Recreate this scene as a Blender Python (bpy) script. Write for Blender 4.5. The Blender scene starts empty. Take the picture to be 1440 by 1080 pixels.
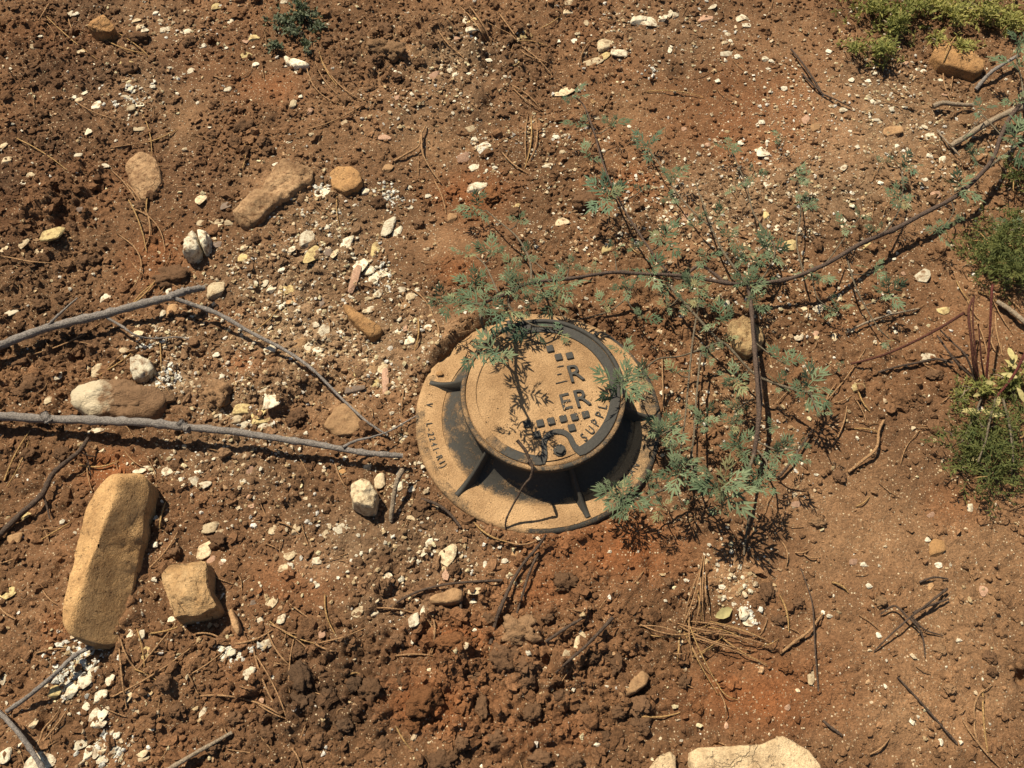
import bpy, bmesh, math, random
import numpy as np
from mathutils import Vector, Matrix, noise as mnoise

random.seed(7)
RNG = np.random.default_rng(7)
R = math.radians
sc = bpy.context.scene
COL = sc.collection

# ------------------------------------------------------------------ camera
HFOV, TILT, DIST = R(60.0), R(29.0), 1.59
FPX = 720.0 / math.tan(HFOV / 2)
CT, ST = math.cos(TILT), math.sin(TILT)
CAM = Vector((0.0, -DIST * ST, DIST * CT))
cam = bpy.data.cameras.new('camera')
cam.sensor_width = 36.0
cam.lens = 18.0 / math.tan(HFOV / 2)
cam.clip_start, cam.clip_end = 0.01, 200.0
camo = bpy.data.objects.new('camera', cam)
camo.location = CAM
camo.rotation_euler = (TILT, 0, 0)
COL.objects.link(camo)
sc.camera = camo

# ------------------------------------------------------------------ sky, sun, exposure
SUN_EL = R(58.0)
SHADOW_AZ = R(-46.0)                      # direction in which shadows fall, from +x
sun_from = SHADOW_AZ + math.pi            # towards the sun
world = bpy.data.worlds.new('World')
sc.world = world
world.use_nodes = True
wn = world.node_tree
bg = wn.nodes['Background']
sky = wn.nodes.new('ShaderNodeTexSky')
sky.sky_type = 'NISHITA'
sky.sun_disc = False
sky.sun_elevation = SUN_EL
sky.sun_rotation = math.pi / 2 - sun_from
wn.links.new(sky.outputs[0], bg.inputs[0])
bg.inputs[1].default_value = 0.05
sun = bpy.data.lights.new('sun', 'SUN')
sun.energy = 5.0
sun.angle = R(0.53)
sun.color = (1.0, 0.92, 0.78)
suno = bpy.data.objects.new('sun', sun)
sd = Vector((math.cos(sun_from) * math.cos(SUN_EL), math.sin(sun_from) * math.cos(SUN_EL), math.sin(SUN_EL)))
suno.rotation_euler = sd.to_track_quat('Z', 'Y').to_euler()
suno.location = sd * 6
COL.objects.link(suno)
sc.view_settings.view_transform = 'Standard'
sc.view_settings.look = 'None'
sc.view_settings.gamma = 1.0
sc.view_settings.exposure = 0.58

# ------------------------------------------------------------------ pixel of the photograph -> point of the place
def P(px, py, z=0.0):
    cx, cy = (px - 720) / FPX, -(py - 540) / FPX
    d = Vector((cx, cy * CT + ST, cy * ST - CT))
    t = (z - CAM.z) / d.z
    return CAM + d * t

def MPP(px, py):                           # metres in one pixel at that place
    p = P(px, py)
    depth = (CAM - p).dot(Vector((0, -ST, CT)))
    return depth / FPX

def PA(px, py):                            # arrays, z = 0
    cx, cy = (np.asarray(px, float) - 720) / FPX, -(np.asarray(py, float) - 540) / FPX
    dz = cy * ST - CT
    t = -CAM.z / dz
    return CAM.x + cx * t, CAM.y + (cy * CT + ST) * t

# ------------------------------------------------------------------ noise in numpy
def hsh(ix, iy, seed):
    h = (ix.astype(np.int64) * 374761393 + iy.astype(np.int64) * 668265263 + seed * 974634777) & 0xFFFFFFFF
    h = ((h ^ (h >> 13)) * 1274126177) & 0xFFFFFFFF
    h = ((h ^ (h >> 16)) * 2246822519) & 0xFFFFFFFF
    return ((h ^ (h >> 15)) & 0xFFFFFF) / float(0x1000000)

def vn(x, y, s, seed):
    x = x / s; y = y / s
    ix = np.floor(x); iy = np.floor(y)
    fx = x - ix; fy = y - iy
    fx = fx * fx * fx * (fx * (fx * 6 - 15) + 10); fy = fy * fy * fy * (fy * (fy * 6 - 15) + 10)
    a = hsh(ix, iy, seed); b = hsh(ix + 1, iy, seed); c = hsh(ix, iy + 1, seed); d = hsh(ix + 1, iy + 1, seed)
    return (a * (1 - fx) + b * fx) * (1 - fy) + (c * (1 - fx) + d * fx) * fy

def fbm(x, y, s, seed, o=4, g=0.5):
    v = 0; a = 1; t = 0
    for k in range(o):
        v = v + a * vn(x + k * 3.7, y - k * 5.1, s, seed + k * 17); t += a; a *= g; s *= 0.5
    return v / t

def lumps(x, y, cell, seed, prob, r0, r1):
    wx = x + (fbm(x, y, cell * 0.7, seed + 5, 2) - .5) * cell * 0.55
    wy = y + (fbm(x, y, cell * 0.7, seed + 9, 2) - .5) * cell * 0.55
    ix = np.floor(wx / cell); iy = np.floor(wy / cell)
    out = np.zeros_like(x)
    for dx in (-1, 0, 1):
        for dy in (-1, 0, 1):
            jx, jy = ix + dx, iy + dy
            cx = (jx + .15 + .7 * hsh(jx, jy, seed)) * cell; cy = (jy + .15 + .7 * hsh(jx, jy, seed + 1)) * cell
            r = (r0 + (r1 - r0) * hsh(jx, jy, seed + 2) ** 2) * cell * (hsh(jx, jy, seed + 3) < prob)
            d2 = ((wx - cx) ** 2 + (wy - cy) ** 2) / np.maximum(r * r, 1e-9)
            out = np.maximum(out, r * np.sqrt(np.maximum(0, 1 - d2)))
    return out

def cracks(x, y, cell, seed):
    wx = x + (fbm(x, y, cell * .5, seed + 5, 3) - .5) * cell * .8; wy = y + (fbm(x, y, cell * .5, seed + 9, 3) - .5) * cell * .8
    ix = np.floor(wx / cell); iy = np.floor(wy / cell)
    f1 = np.full_like(x, 9.0); f2 = np.full_like(x, 9.0)
    for dx in (-1, 0, 1):
        for dy in (-1, 0, 1):
            jx, jy = ix + dx, iy + dy
            d = np.hypot(wx / cell - (jx + hsh(jx, jy, seed)), wy / cell - (jy + hsh(jx, jy, seed + 1)))
            f2 = np.minimum(f2, np.maximum(f1, d)); f1 = np.minimum(f1, d)
    return f2 - f1

def blobs(x, y, spec):                     # sum of soft spots given as (px, py, rx, ry, weight)
    v = np.zeros_like(x)
    for px, py, rx, ry, w in spec:
        c = P(px, py); m = MPP(px, py)
        # a pixel up the picture covers more ground than a pixel across
        my = (P(px, py - 4) - P(px, py + 4)).y / 8
        v = v + w * np.exp(-((x - c.x) / (rx * m)) ** 2 - ((y - c.y) / (ry * my)) ** 2)
    return v

# ------------------------------------------------------------------ the cover's place
FC = P(757, 585, 0.02)
FR = 0.2135                                # flange radius
LID_Z, LID_R = 0.105, 0.1370

# ------------------------------------------------------------------ ground relief
SMOOTH = [(265, 165, 42, 60, 1), (385, 122, 50, 34, 1), (590, 200, 62, 48, 1), (480, 208, 36, 22, .9), (192, 325, 50, 60, 1),
          (625, 340, 62, 42, 1), (420, 820, 70, 45, .7), (150, 655, 36, 26, 1), (880, 775, 95, 40, .8), (1060, 985, 90, 50, .9),
          (340, 500, 40, 26, .7), (700, 330, 60, 40, .6), (960, 140, 160, 70, .75), (1180, 160, 160, 90, .8), (1330, 430, 110, 70, .8),
          (1270, 700, 190, 120, .95), (1300, 950, 220, 120, .85), (1150, 760, 120, 120, .7), (930, 545, 40, 50, .8), (470, 580, 40, 30, .8),
          (1290, 300, 110, 60, .6), (1050, 30, 120, 40, .5)]
ROUGH = [(60, 80, 120, 90, .5), (80, 300, 90, 110, .6), (60, 520, 90, 60, .8), (550, 60, 90, 40, .9), (660, 60, 80, 50, .4), (330, 190, 60, 60, .6), (780, 60, 90, 60, .5),
         (600, 960, 200, 90, 1.0), (760, 980, 160, 90, .9), (430, 970, 110, 80, .9), (860, 960, 90, 70, .7), (180, 960, 130, 90, .5), (700, 860, 130, 40, .6), (560, 780, 70, 40, .5),
          (960, 470, 80, 50, .4), (250, 480, 90, 50, .5), (420, 540, 60, 34, .8), (480, 100, 80, 40, .5)]
PITS = [(275, 5, 10, 7, .02), (302, 62, 9, 8, .022), (2, 42, 9, 10, .02), (690, 97, 11, 8, .022), (688, 143, 11, 8, .024), (592, 37, 12, 6, .018), (570, 52, 9, 6, .015), (112, 52, 30, 10, .01),
        (125, 235, 18, 14, .016), (80, 220, 8, 6, .012), (35, 200, 16, 10, .012), (862, 110, 10, 6, .014), (953, 110, 12, 7, .016), (918, 122, 9, 5, .01),
        (655, 985, 12, 18, .02), (1440, 955, 14, 14, .03), (912, 806, 6, 14, .016), (770, 930, 8, 12, .012), (690, 1005, 9, 10, .018), (480, 905, 6, 10, .01), (500, 1015, 8, 6, .012),
        (365, 985, 8, 14, .015), (110, 720, 14, 14, .012), (85, 600, 26, 6, .012), (60, 505, 40, 12, .014), (105, 495, 20, 9, .014), (100, 320, 12, 14, .012), (560, 920, 6, 8, .01),
        (470, 545, 8, 10, .016), (464, 590, 6, 8, .012), (1285, 468, 10, 6, .008), (1000, 455, 34, 14, .012), (900, 420, 60, 14, .010), (30, 960, 22, 40, .016), (60, 1010, 10, 30, .014), (930, 300, 20, 14, .008)]
MOUNDS = [(640, 468, 36, 18, .020), (683, 440, 34, 14, .016), (400, 545, 60, 26, .012), (600, 960, 90, 60, .012), (735, 930, 70, 60, .010), (545, 70, 60, 22, .012), (140, 900, 100, 60, .006), (380, 260, 70, 45, .010), (215, 555, 70, 30, .012)]

def relief(x, y):
    h = (fbm(x, y, .55, 3, 3) - .5) * .05 + (fbm(x, y, .16, 21, 3) - .5) * .020
    sm = np.clip(blobs(x, y, SMOOTH), 0, 1)
    rg = np.clip(.42 + blobs(x, y, ROUGH) + (fbm(x, y, .2, 77, 2) - .5) * .9, 0.10, 1.5) * (1 - sm * .88)
    big = lumps(x, y, .060, 31, .40, .22, .55)
    mid = lumps(x, y, .030, 41, .55, .25, .55)
    sml = lumps(x, y, .0155, 51, .65, .30, .56)
    tny = lumps(x, y, .0085, 61, .75, .30, .58)
    h = h + (fbm(x, y, .007, 97, 2, .6) - .5) * (.0025 + .004 * rg) + rg * (big * .55 * np.clip(rg, 0, 1) + mid * .75 + sml * .80 + tny * .55 * .8)
    h = h + (fbm(x, y, .020, 91, 4, .6) - .5) * (.005 + .013 * rg)
    cr = cracks(x, y, .075, 71)
    ck = np.clip(blobs(x, y, [(1270, 600, 100, 70, 1), (960, 1010, 120, 80, 1), (1150, 920, 160, 80, .7), (820, 950, 120, 80, .8), (560, 1040, 200, 50, .8)]), 0, 1) * (fbm(x, y, .09, 73, 2) > .5)
    h = h - .006 * ck * np.clip(1 - cr / .06, 0, 1)
    h = h + blobs(x, y, MOUNDS) - blobs(x, y, PITS)
    # the soil lies level around the buried cover
    d = np.hypot(x - FC.x, y - FC.y)
    k = np.clip((FR + .085 - d) / .08, 0, 1); k = k * k * (3 - 2 * k)
    fine = rg * (mid * .4 + sml * .6 + tny * .4) + (fbm(x, y, .02, 95, 3) - .5) * .006
    soilup = blobs(x, y, [(622, 500, 20, 18, .025), (642, 474, 26, 16, .027), (680, 455, 26, 11, .027), (600, 512, 14, 20, .010)])
    bank = .015 * np.clip(fbm(x, y, .07, 811, 3) * 2.4 - .7, 0, 1) * np.exp(-((d - FR - .012) / .022) ** 2)
    h = h * (1 - k) + (fine + .006 + soilup + bank) * k
    inside = np.clip((FR - .006 - d) / .012, 0, 1)
    h = h - inside * np.clip((.018 - soilup) / .010, 0, 1) * .03
    return h

def axis(lo, hi, step, mid_lo, mid_hi, mstep, far):
    a = list(np.arange(lo, hi + 1e-9, step))
    b = list(np.arange(hi + mstep, mid_hi, mstep)); c = list(np.arange(lo - mstep, mid_lo, -mstep))
    s = mstep; v = b[-1]
    while v < far: s *= 1.35; v += s; b.append(v)
    s = mstep; v = c[-1]
    while v > -far: s *= 1.35; v -= s; c.append(v)
    return np.array(sorted(c + a + b))

XS = axis(-.98, .98, .0034, -1.5, 1.5, .0068, 40)
YS = axis(-.66, .72, .0034, -.95, 1.35, .0060, 40)
GX, GY = np.meshgrid(XS, YS)
GH = relief(GX.ravel(), GY.ravel()).reshape(GX.shape)

def H(x, y):
    i = int(np.clip(np.searchsorted(XS, x) - 1, 0, len(XS) - 2)); j = int(np.clip(np.searchsorted(YS, y) - 1, 0, len(YS) - 2))
    u = (x - XS[i]) / (XS[i + 1] - XS[i]); v = (y - YS[j]) / (YS[j + 1] - YS[j])
    return float(GH[j, i] * (1 - u) * (1 - v) + GH[j, i + 1] * u * (1 - v) + GH[j + 1, i] * (1 - u) * v + GH[j + 1, i + 1] * u * v)

def HV(x, y):
    i = np.clip(np.searchsorted(XS, x) - 1, 0, len(XS) - 2); j = np.clip(np.searchsorted(YS, y) - 1, 0, len(YS) - 2)
    u = (x - XS[i]) / (XS[i + 1] - XS[i]); v = (y - YS[j]) / (YS[j + 1] - YS[j])
    return GH[j, i] * (1 - u) * (1 - v) + GH[j, i + 1] * u * (1 - v) + GH[j + 1, i] * (1 - u) * v + GH[j + 1, i + 1] * u * v

def PT(px, py, up=0.0):                    # point on the relief seen at that pixel, or that far above it
    z = 0.0
    for _ in range(5):
        p = P(px, py, z)
        z = H(p.x, p.y) + up
    return P(px, py, z)

# ------------------------------------------------------------------ mesh and object helpers
def fast_mesh(name, v, f, col=None, dust=None, smooth=True):
    v = np.asarray(v, np.float32); f = np.asarray(f, np.int32)
    me = bpy.data.meshes.new(name)
    k = f.shape[1]
    me.vertices.add(len(v)); me.vertices.foreach_set('co', v.ravel())
    me.loops.add(f.size); me.loops.foreach_set('vertex_index', f.ravel())
    me.polygons.add(len(f)); me.polygons.foreach_set('loop_start', np.arange(0, f.size, k, dtype=np.int32))
    me.polygons.foreach_set('loop_total', np.full(len(f), k, np.int32))
    me.polygons.foreach_set('use_smooth', np.full(len(f), bool(smooth)))
    if col is not None:
        a = me.attributes.new('col', 'FLOAT_COLOR', 'POINT')
        c = np.ones((len(v), 4), np.float32); c[:, :3] = col
        a.data.foreach_set('color', c.ravel())
    if dust is not None:
        a = me.attributes.new('dust', 'FLOAT', 'POINT'); a.data.foreach_set('value', np.asarray(dust, np.float32))
    me.update(calc_edges=True)
    return me

def link(name, me, mat=None, parent=None, label=None, cat=None, group=None, kind=None):
    o = bpy.data.objects.new(name, me)
    if mat is not None and me is not None and len(me.materials) == 0: me.materials.append(mat)
    COL.objects.link(o)
    if parent is not None: o.parent = parent
    tag(o, label, cat, group, kind)
    return o

def tag(o, label=None, cat=None, group=None, kind=None):
    if label: o['label'] = label
    if cat: o['category'] = cat
    if group: o['group'] = group
    if kind: o['kind'] = kind

def grid_faces(nu, nv, wrap=False):        # nu rings of nv points
    i = np.arange(nu - 1)[:, None]; j = np.arange(nv if wrap else nv - 1)[None, :]
    a = i * nv + j; b = i * nv + (j + 1) % nv
    return np.stack([a, b, b + nv, a + nv], -1).reshape(-1, 4)

class MB:
    def __init__(s): s.v = []; s.f = []; s.n = 0
    def add(s, v, f):
        v = np.asarray(v, float); f = np.asarray(f, int)
        s.v.append(v); s.f.append(f + s.n); s.n += len(v)
    def mesh(s, name, smooth=True, **k):
        v = np.concatenate(s.v); fs = s.f
        q = []
        for f in fs:
            if f.shape[1] == 3: f = np.concatenate([f, f[:, 2:3]], 1)
            q.append(f)
        me = bpy.data.meshes.new(name)
        f = np.concatenate(q)
        me.from_pydata(v.tolist(), [], [tuple(a) if a[2] != a[3] else tuple(a[:3]) for a in f.tolist()])
        me.polygons.foreach_set('use_smooth', np.full(len(me.polygons), bool(smooth)))
        me.update()
        return me

def smooth_path(pts, radii, per=5):
    pts = [Vector(p) for p in pts]; n = len(pts); o = []; r = []
    for i in range(n - 1):
        p0 = pts[max(i - 1, 0)]; p1 = pts[i]; p2 = pts[i + 1]; p3 = pts[min(i + 2, n - 1)]
        for k in range(per):
            t = k / per
            o.append(.5 * ((2 * p1) + (p2 - p0) * t + (2 * p0 - 5 * p1 + 4 * p2 - p3) * t * t + (3 * p1 - p0 - 3 * p2 + p3) * t ** 3))
            r.append(radii[i] * (1 - t) + radii[i + 1] * t)
    o.append(pts[-1]); r.append(radii[-1])
    return o, r

def tube(mb, pts, radii, sides=7, per=5, wob=.12, knots=0.0, seed=0):
    p, r = smooth_path(pts, radii, per)
    rnd = random.Random(seed)
    rings = []
    up = Vector((0, 0, 1))
    for i in range(len(p)):
        d = (p[min(i + 1, len(p) - 1)] - p[max(i - 1, 0)])
        d = d.normalized() if d.length > 1e-9 else Vector((1, 0, 0))
        a = d.cross(up)
        a = a.normalized() if a.length > 1e-3 else Vector((1, 0, 0))
        b = a.cross(d)
        rr = r[i] * (1 + (knots * 1.2 if rnd.random() < knots * .4 else 0))
        rings.append([p[i] + (a * math.cos(t) + b * math.sin(t)) * rr * (1 + wob * (rnd.random() - .5) * 2) for t in [2 * math.pi * k / sides for k in range(sides)]])
    v = [q for ring in rings for q in ring]
    f = grid_faces(len(rings), sides, True)[:, ::-1]
    n = len(v)
    mb.add(np.array([tuple(q) for q in v] + [tuple(p[0]), tuple(p[-1])]), f)
    mb.f.append(np.array([[n, (k + 1) % sides, k] for k in range(sides)]) + mb.n - n - 2)
    b0 = n - sides
    mb.f.append(np.array([[n + 1, b0 + k, b0 + (k + 1) % sides] for k in range(sides)]) + mb.n - n - 2)

# ------------------------------------------------------------------ materials
class NT:
    def __init__(s, name, rough=.95, spec=.2):
        s.m = bpy.data.materials.new(name); s.m.use_nodes = True
        s.t = s.m.node_tree; s.b = s.t.nodes['Principled BSDF']
        s.b.inputs['Roughness'].default_value = rough
        s.b.inputs['Specular IOR Level'].default_value = spec
    def n(s, typ, **k):
        nd = s.t.nodes.new(typ)
        for a, v in k.items(): setattr(nd, a, v)
        return nd
    def l(s, a, b): s.t.links.new(a, b)
    def coord(s, kind='Object'): return s.n('ShaderNodeTexCoord').outputs[kind]
    def noise(s, scale, detail=4, rough=.6, vec=None, dim='3D'):
        nd = s.n('ShaderNodeTexNoise'); nd.inputs['Scale'].default_value = scale; nd.inputs['Detail'].default_value = detail; nd.inputs['Roughness'].default_value = rough
        s.l(vec if vec is not None else s.coord(), nd.inputs['Vector'])
        return nd.outputs['Fac']
    def ramp(s, fac, stops):
        r = s.n('ShaderNodeValToRGB'); e = r.color_ramp.elements
        while len(e) < len(stops): e.new(.5)
        for i, (p, c) in enumerate(stops):
            e[i].position = p; e[i].color = (*c, 1) if len(c) == 3 else c
        s.l(fac, r.inputs[0]); return r.outputs[0]
    def mix(s, fac, a, b, mode='MIX'):
        nd = s.n('ShaderNodeMix', data_type='RGBA', blend_type=mode)
        for sock, val in ((nd.inputs[0], fac), (nd.inputs[6], a), (nd.inputs[7], b)):
            if hasattr(val, 'is_output'): s.l(val, sock)
            elif isinstance(val, (int, float)): sock.default_value = val
            else: sock.default_value = (*val, 1)
        return nd.outputs[2]
    def math(s, op, a, b=0.0, c=None, clamp=False):
        nd = s.n('ShaderNodeMath', operation=op); nd.use_clamp = clamp
        for i, val in enumerate((a, b) if c is None else (a, b, c)):
            if hasattr(val, 'is_output'): s.l(val, nd.inputs[i])
            else: nd.inputs[i].default_value = val
        return nd.outputs[0]
    def attr(s, name, out='Color'):
        nd = s.n('ShaderNodeAttribute'); nd.attribute_name = name; return nd.outputs[out]
    def col(s, c):
        if hasattr(c, 'is_output'): s.l(c, s.b.inputs['Base Color'])
        else: s.b.inputs['Base Color'].default_value = (*c, 1)
    def bump(s, h, strength, dist):
        nd = s.n('ShaderNodeBump'); nd.inputs['Strength'].default_value = strength; nd.inputs['Distance'].default_value = dist
        s.l(h, nd.inputs['Height']); s.l(nd.outputs[0], s.b.inputs['Normal'])

def grey(v): return (v, v, v)

def m_soil(name, grit=True):
    t = NT(name, .97, .12)
    c = t.attr('col')
    n1 = t.noise(45, 5, .7); n2 = t.noise(260, 4, .7)
    k = t.math('MULTIPLY', t.math('ADD', t.math('MULTIPLY', n1, .9), .55), t.math('ADD', t.math('MULTIPLY', n2, 2.2), -.10, clamp=False))
    cc = t.mix(1.0, c, t.ramp(t.math('MULTIPLY', k, .5), [(0, grey(0)), (1, grey(1))]), 'MULTIPLY')
    cc = t.mix(1.0, cc, grey(2.0), 'MULTIPLY')
    if grit:
        vo = t.n('ShaderNodeTexVoronoi'); vo.inputs['Scale'].default_value = 230; t.l(t.coord(), vo.inputs['Vector'])
        sp = t.n('ShaderNodeSeparateColor'); t.l(vo.outputs['Color'], sp.inputs[0])
        near = t.math('LESS_THAN', vo.outputs['Distance'], .33)
        pick = t.math('GREATER_THAN', t.math('ADD', sp.outputs[0], t.math('MULTIPLY', t.noise(9, 3), .45)), 1.11)
        g = t.math('MULTIPLY', near, pick)
        cc = t.mix(g, cc, t.mix(sp.outputs[1], (.56, .44, .27), (.26, .15, .075)))
        v2 = t.n('ShaderNodeTexVoronoi'); v2.inputs['Scale'].default_value = 430; t.l(t.coord(), v2.inputs['Vector'])
        s2 = t.n('ShaderNodeSeparateColor'); t.l(v2.outputs['Color'], s2.inputs[0])
        g2 = t.math('MULTIPLY', t.math('LESS_THAN', v2.outputs['Distance'], .36), t.math('GREATER_THAN', t.math('ADD', s2.outputs[0], t.math('MULTIPLY', t.noise(14, 3), .4)), 1.08))
        cc = t.mix(g2, cc, t.mix(s2.outputs[1], (.52, .40, .24), (.06, .03, .016)))
    t.col(cc)
    h = t.math('ADD', t.math('MULTIPLY', t.noise(420, 3, .7), .6), t.math('MULTIPLY', t.noise(150, 4, .7), 1.0))
    t.bump(h, .9, .0045)
    return t.m

def m_stone(name, c1, c2, soil=(.17, .085, .036), stain=.5, var=.25, crack=0.0):
    t = NT(name, .9, .25)
    oi = t.n('ShaderNodeObjectInfo')
    g = t.n('ShaderNodeVectorMath', operation='ADD'); t.l(t.n('ShaderNodeNewGeometry').outputs['Position'], g.inputs[0]); t.l(oi.outputs['Random'], g.inputs[1])
    v = g.outputs[0]
    c = t.mix(t.noise(60, 5, .65, v), c1, c2)
    c = t.mix(1.0, c, t.ramp(t.noise(320, 4, .7, v), [(.25, grey(.62)), (.7, grey(1.12))]), 'MULTIPLY')
    r = t.math('ADD', t.math('MULTIPLY', oi.outputs['Random'], var * 2), 1 - var)
    cr = t.n('ShaderNodeCombineColor')
    for i in range(3): t.l(r, cr.inputs[i])
    c = t.mix(1.0, c, cr.outputs[0], 'MULTIPLY')
    st = t.math('MULTIPLY', t.math('SUBTRACT', t.noise(85, 5, .7, v), .50 + .12 * (.5 - stain), clamp=True), 7.0 * stain, clamp=True)
    c = t.mix(st, c, soil)
    hgt = t.math('ADD', t.noise(140, 5, .7, v), t.math('MULTIPLY', t.noise(600, 3, .7, v), .4))
    if crack:
        c = t.mix(1.0, c, t.ramp(t.noise(17, 5, .7, v), [(.33, (.62, .56, .50)), (.60, (1.12, 1.10, 1.06))]), 'MULTIPLY')
        pits = t.math('MULTIPLY', t.math('SUBTRACT', .40, t.noise(95, 3, .6, v), clamp=True), 9.0, clamp=True)
        dv = t.n('ShaderNodeVectorMath', operation='MULTIPLY_ADD'); nz = t.n('ShaderNodeTexNoise'); nz.inputs['Scale'].default_value = 30; nz.inputs['Detail'].default_value = 5; t.l(v, nz.inputs['Vector'])
        t.l(nz.outputs['Color'], dv.inputs[0]); dv.inputs[1].default_value = (.05, .05, .05); t.l(v, dv.inputs[2])
        vo = t.n('ShaderNodeTexVoronoi', feature='DISTANCE_TO_EDGE'); vo.inputs['Scale'].default_value = 13; t.l(dv.outputs[0], vo.inputs['Vector'])
        line = t.math('MULTIPLY', t.math('SUBTRACT', .016, vo.outputs['Distance'], clamp=True), 60 * crack, clamp=True)
        line = t.math('MULTIPLY', line, t.math('GREATER_THAN', t.noise(11, 2, .5, v), .50))
        k = t.math('MAXIMUM', line, t.math('MULTIPLY', pits, .6))
        c = t.mix(t.math('MULTIPLY', k, .75), c, (.10, .052, .022))
        hgt = t.math('SUBTRACT', hgt, t.math('MULTIPLY', k, .8))
    t.col(c)
    t.bump(hgt, .9 if crack else .7, .006 if crack else .004)
    return t.m

M = {}
M['soil'] = m_soil('soil')
M['crumb'] = m_soil('soil_crumb', False)
M['w'] = m_stone('white_limestone', (.76, .67, .48), (.60, .49, .31), stain=.72)
M['c'] = m_stone('cream_limestone', (.66, .53, .33), (.48, .35, .19), stain=.65)
M['y'] = m_stone('yellow_limestone', (.64, .50, .23), (.46, .33, .13), stain=.7)
M['t'] = m_stone('tan_sandstone', (.46, .28, .13), (.33, .18, .08), stain=.55)
M['o'] = m_stone('orange_sandstone', (.50, .26, .09), (.40, .23, .10), stain=.35)
M['p'] = m_stone('pink_stone', (.48, .30, .19), (.36, .20, .12), stain=.5)
M['g'] = m_stone('grey_stone', (.24, .18, .13), (.17, .12, .085), stain=.5)
M['dusty'] = m_stone('dusty_sandstone', (.52, .34, .18), (.36, .21, .10), stain=.75, var=.1, crack=.6)
M['dull'] = m_stone('dull_limestone', (.50, .36, .18), (.36, .23, .10), stain=.7, var=.1, crack=.6)
M['pillar'] = m_stone('ochre_sandstone', (.64, .40, .18), (.52, .30, .12), stain=.25, var=0, crack=.25)
M['flag'] = m_stone('pale_flagstone', (.78, .60, .36), (.68, .48, .26), stain=.2, var=0, crack=.5)
M['buff'] = m_stone('buff_sandstone', (.54, .38, .20), (.46, .25, .09), stain=.35, var=0, crack=1.0)
M['slab'] = m_stone('orange_slab', (.50, .27, .10), (.40, .23, .10), stain=.4, var=.1, crack=.6)

def m_capped():
    t = NT('soil_capped_rock', .95, .15); v = t.coord()
    sx = t.n('ShaderNodeSeparateXYZ'); t.l(v, sx.inputs[0])
    k = t.math('MULTIPLY', t.math('ADD', t.math('ADD', sx.outputs[0], .030), t.math('MULTIPLY', t.math('SUBTRACT', t.noise(40, 4), .5), .09)), 60, clamp=True)
    so = t.mix(t.noise(120, 5, .75), (.31, .185, .095), (.16, .085, .042))
    t.col(t.mix(k, t.mix(t.noise(60, 5), (.68, .57, .38), (.50, .38, .22)), so))
    t.bump(t.math('ADD', t.noise(90, 5, .7), t.math('MULTIPLY', t.noise(380, 3, .7), .5)), 1.0, .008)
    return t.m
M['capped'] = m_capped()

# ------------------------------------------------------------------ ground
RED = [(870, 770, 95, 38, .9), (150, 655, 40, 28, .9), (1060, 985, 95, 48, .8), (420, 815, 70, 45, .55), (330, 440, 34, 18, .7), (345, 512, 34, 16, .7), (660, 270, 60, 36, .6), (890, 265, 60, 30, .7),
       (600, 990, 70, 45, .75), (640, 900, 50, 24, .6), (85, 880, 40, 30, .5), (1340, 720, 60, 40, .5), (380, 125, 50, 30, .5), (215, 360, 45, 40, .45), (1060, 215, 70, 40, .5), (1100, 150, 100, 60, .35), (640, 380, 40, 26, .6), (760, 830, 40, 30, .6), (150, 860, 30, 20, .6), (780, 1040, 120, 50, .35)]
DARK = [(60, 250, 140, 150, .75), (70, 60, 150, 80, .6), (430, 540, 70, 40, .6), (90, 480, 90, 40, .7), (440, 960, 90, 60, .65), (620, 80, 140, 50, .4), (330, 170, 80, 60, .4), (760, 60, 70, 70, .45), (160, 100, 90, 50, .4), (560, 1010, 120, 40, .4), (300, 700, 100, 60, .3), (930, 440, 110, 40, .4), (1310, 600, 60, 50, .35)]
TAN = [(1290, 800, 220, 140, .75), (1300, 1000, 220, 100, .7), (1150, 700, 90, 60, .4), (1250, 200, 170, 90, .5), (1030, 815, 44, 34, 1.2), (960, 540, 70, 60, .5), (480, 570, 40, 36, .9), (640, 480, 46, 30, .8), (545, 75, 50, 18, .9), (1100, 60, 130, 60, .4), (380, 265, 60, 40, .5), (590, 205, 60, 40, .25), (265, 190, 36, 40, .35), (620, 340, 50, 30, .4), (570, 600, 30, 60, .5), (735, 892, 30, 24, .7), (1060, 560, 80, 60, .5)]

GRAVEL = [(380, 420, 110, 70, .9), (470, 330, 90, 70, .8), (430, 480, 80, 40, 1.2), (560, 490, 70, 60, 1.0), (350, 560, 90, 50, .9), (240, 480, 60, 30, .7), (240, 540, 30, 26, 2.2), (330, 650, 90, 50, .8), (480, 760, 110, 50, .9), (640, 780, 60, 40, .8),
          (560, 850, 70, 30, .8), (440, 800, 40, 24, .8), (190, 140, 50, 40, .8), (230, 40, 90, 30, .5), (650, 80, 50, 50, .7), (920, 50, 90, 40, .6), (600, 150, 90, 60, .45), (1230, 170, 160, 80, .9), (1150, 260, 120, 60, .8), (1000, 290, 120, 60, .9), (1100, 400, 110, 60, .8),
          (113, 940, 34, 36, 2.6), (146, 1055, 34, 26, 2.0), (333, 918, 26, 20, 1.8), (549, 274, 20, 16, 2.0), (525, 395, 28, 26, 1.8), (681, 207, 16, 14, 1.6), (1030, 812, 44, 34, 1.8), (1262, 922, 16, 10, 1.6), (220, 660, 40, 16, .7), (1000, 620, 100, 60, .6), (950, 520, 60, 60, .5),
          (740, 190, 80, 60, .5), (880, 300, 90, 50, .5), (540, 560, 50, 50, .9), (600, 650, 50, 50, .6), (320, 860, 70, 30, .6), (1060, 130, 90, 60, .5), (1340, 210, 60, 40, .6), (1120, 620, 60, 50, .4), (560, 690, 26, 16, 1.2), (1250, 440, 70, 40, .4), (780, 330, 80, 40, .4), (350, 370, 40, 30, .8)]

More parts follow.
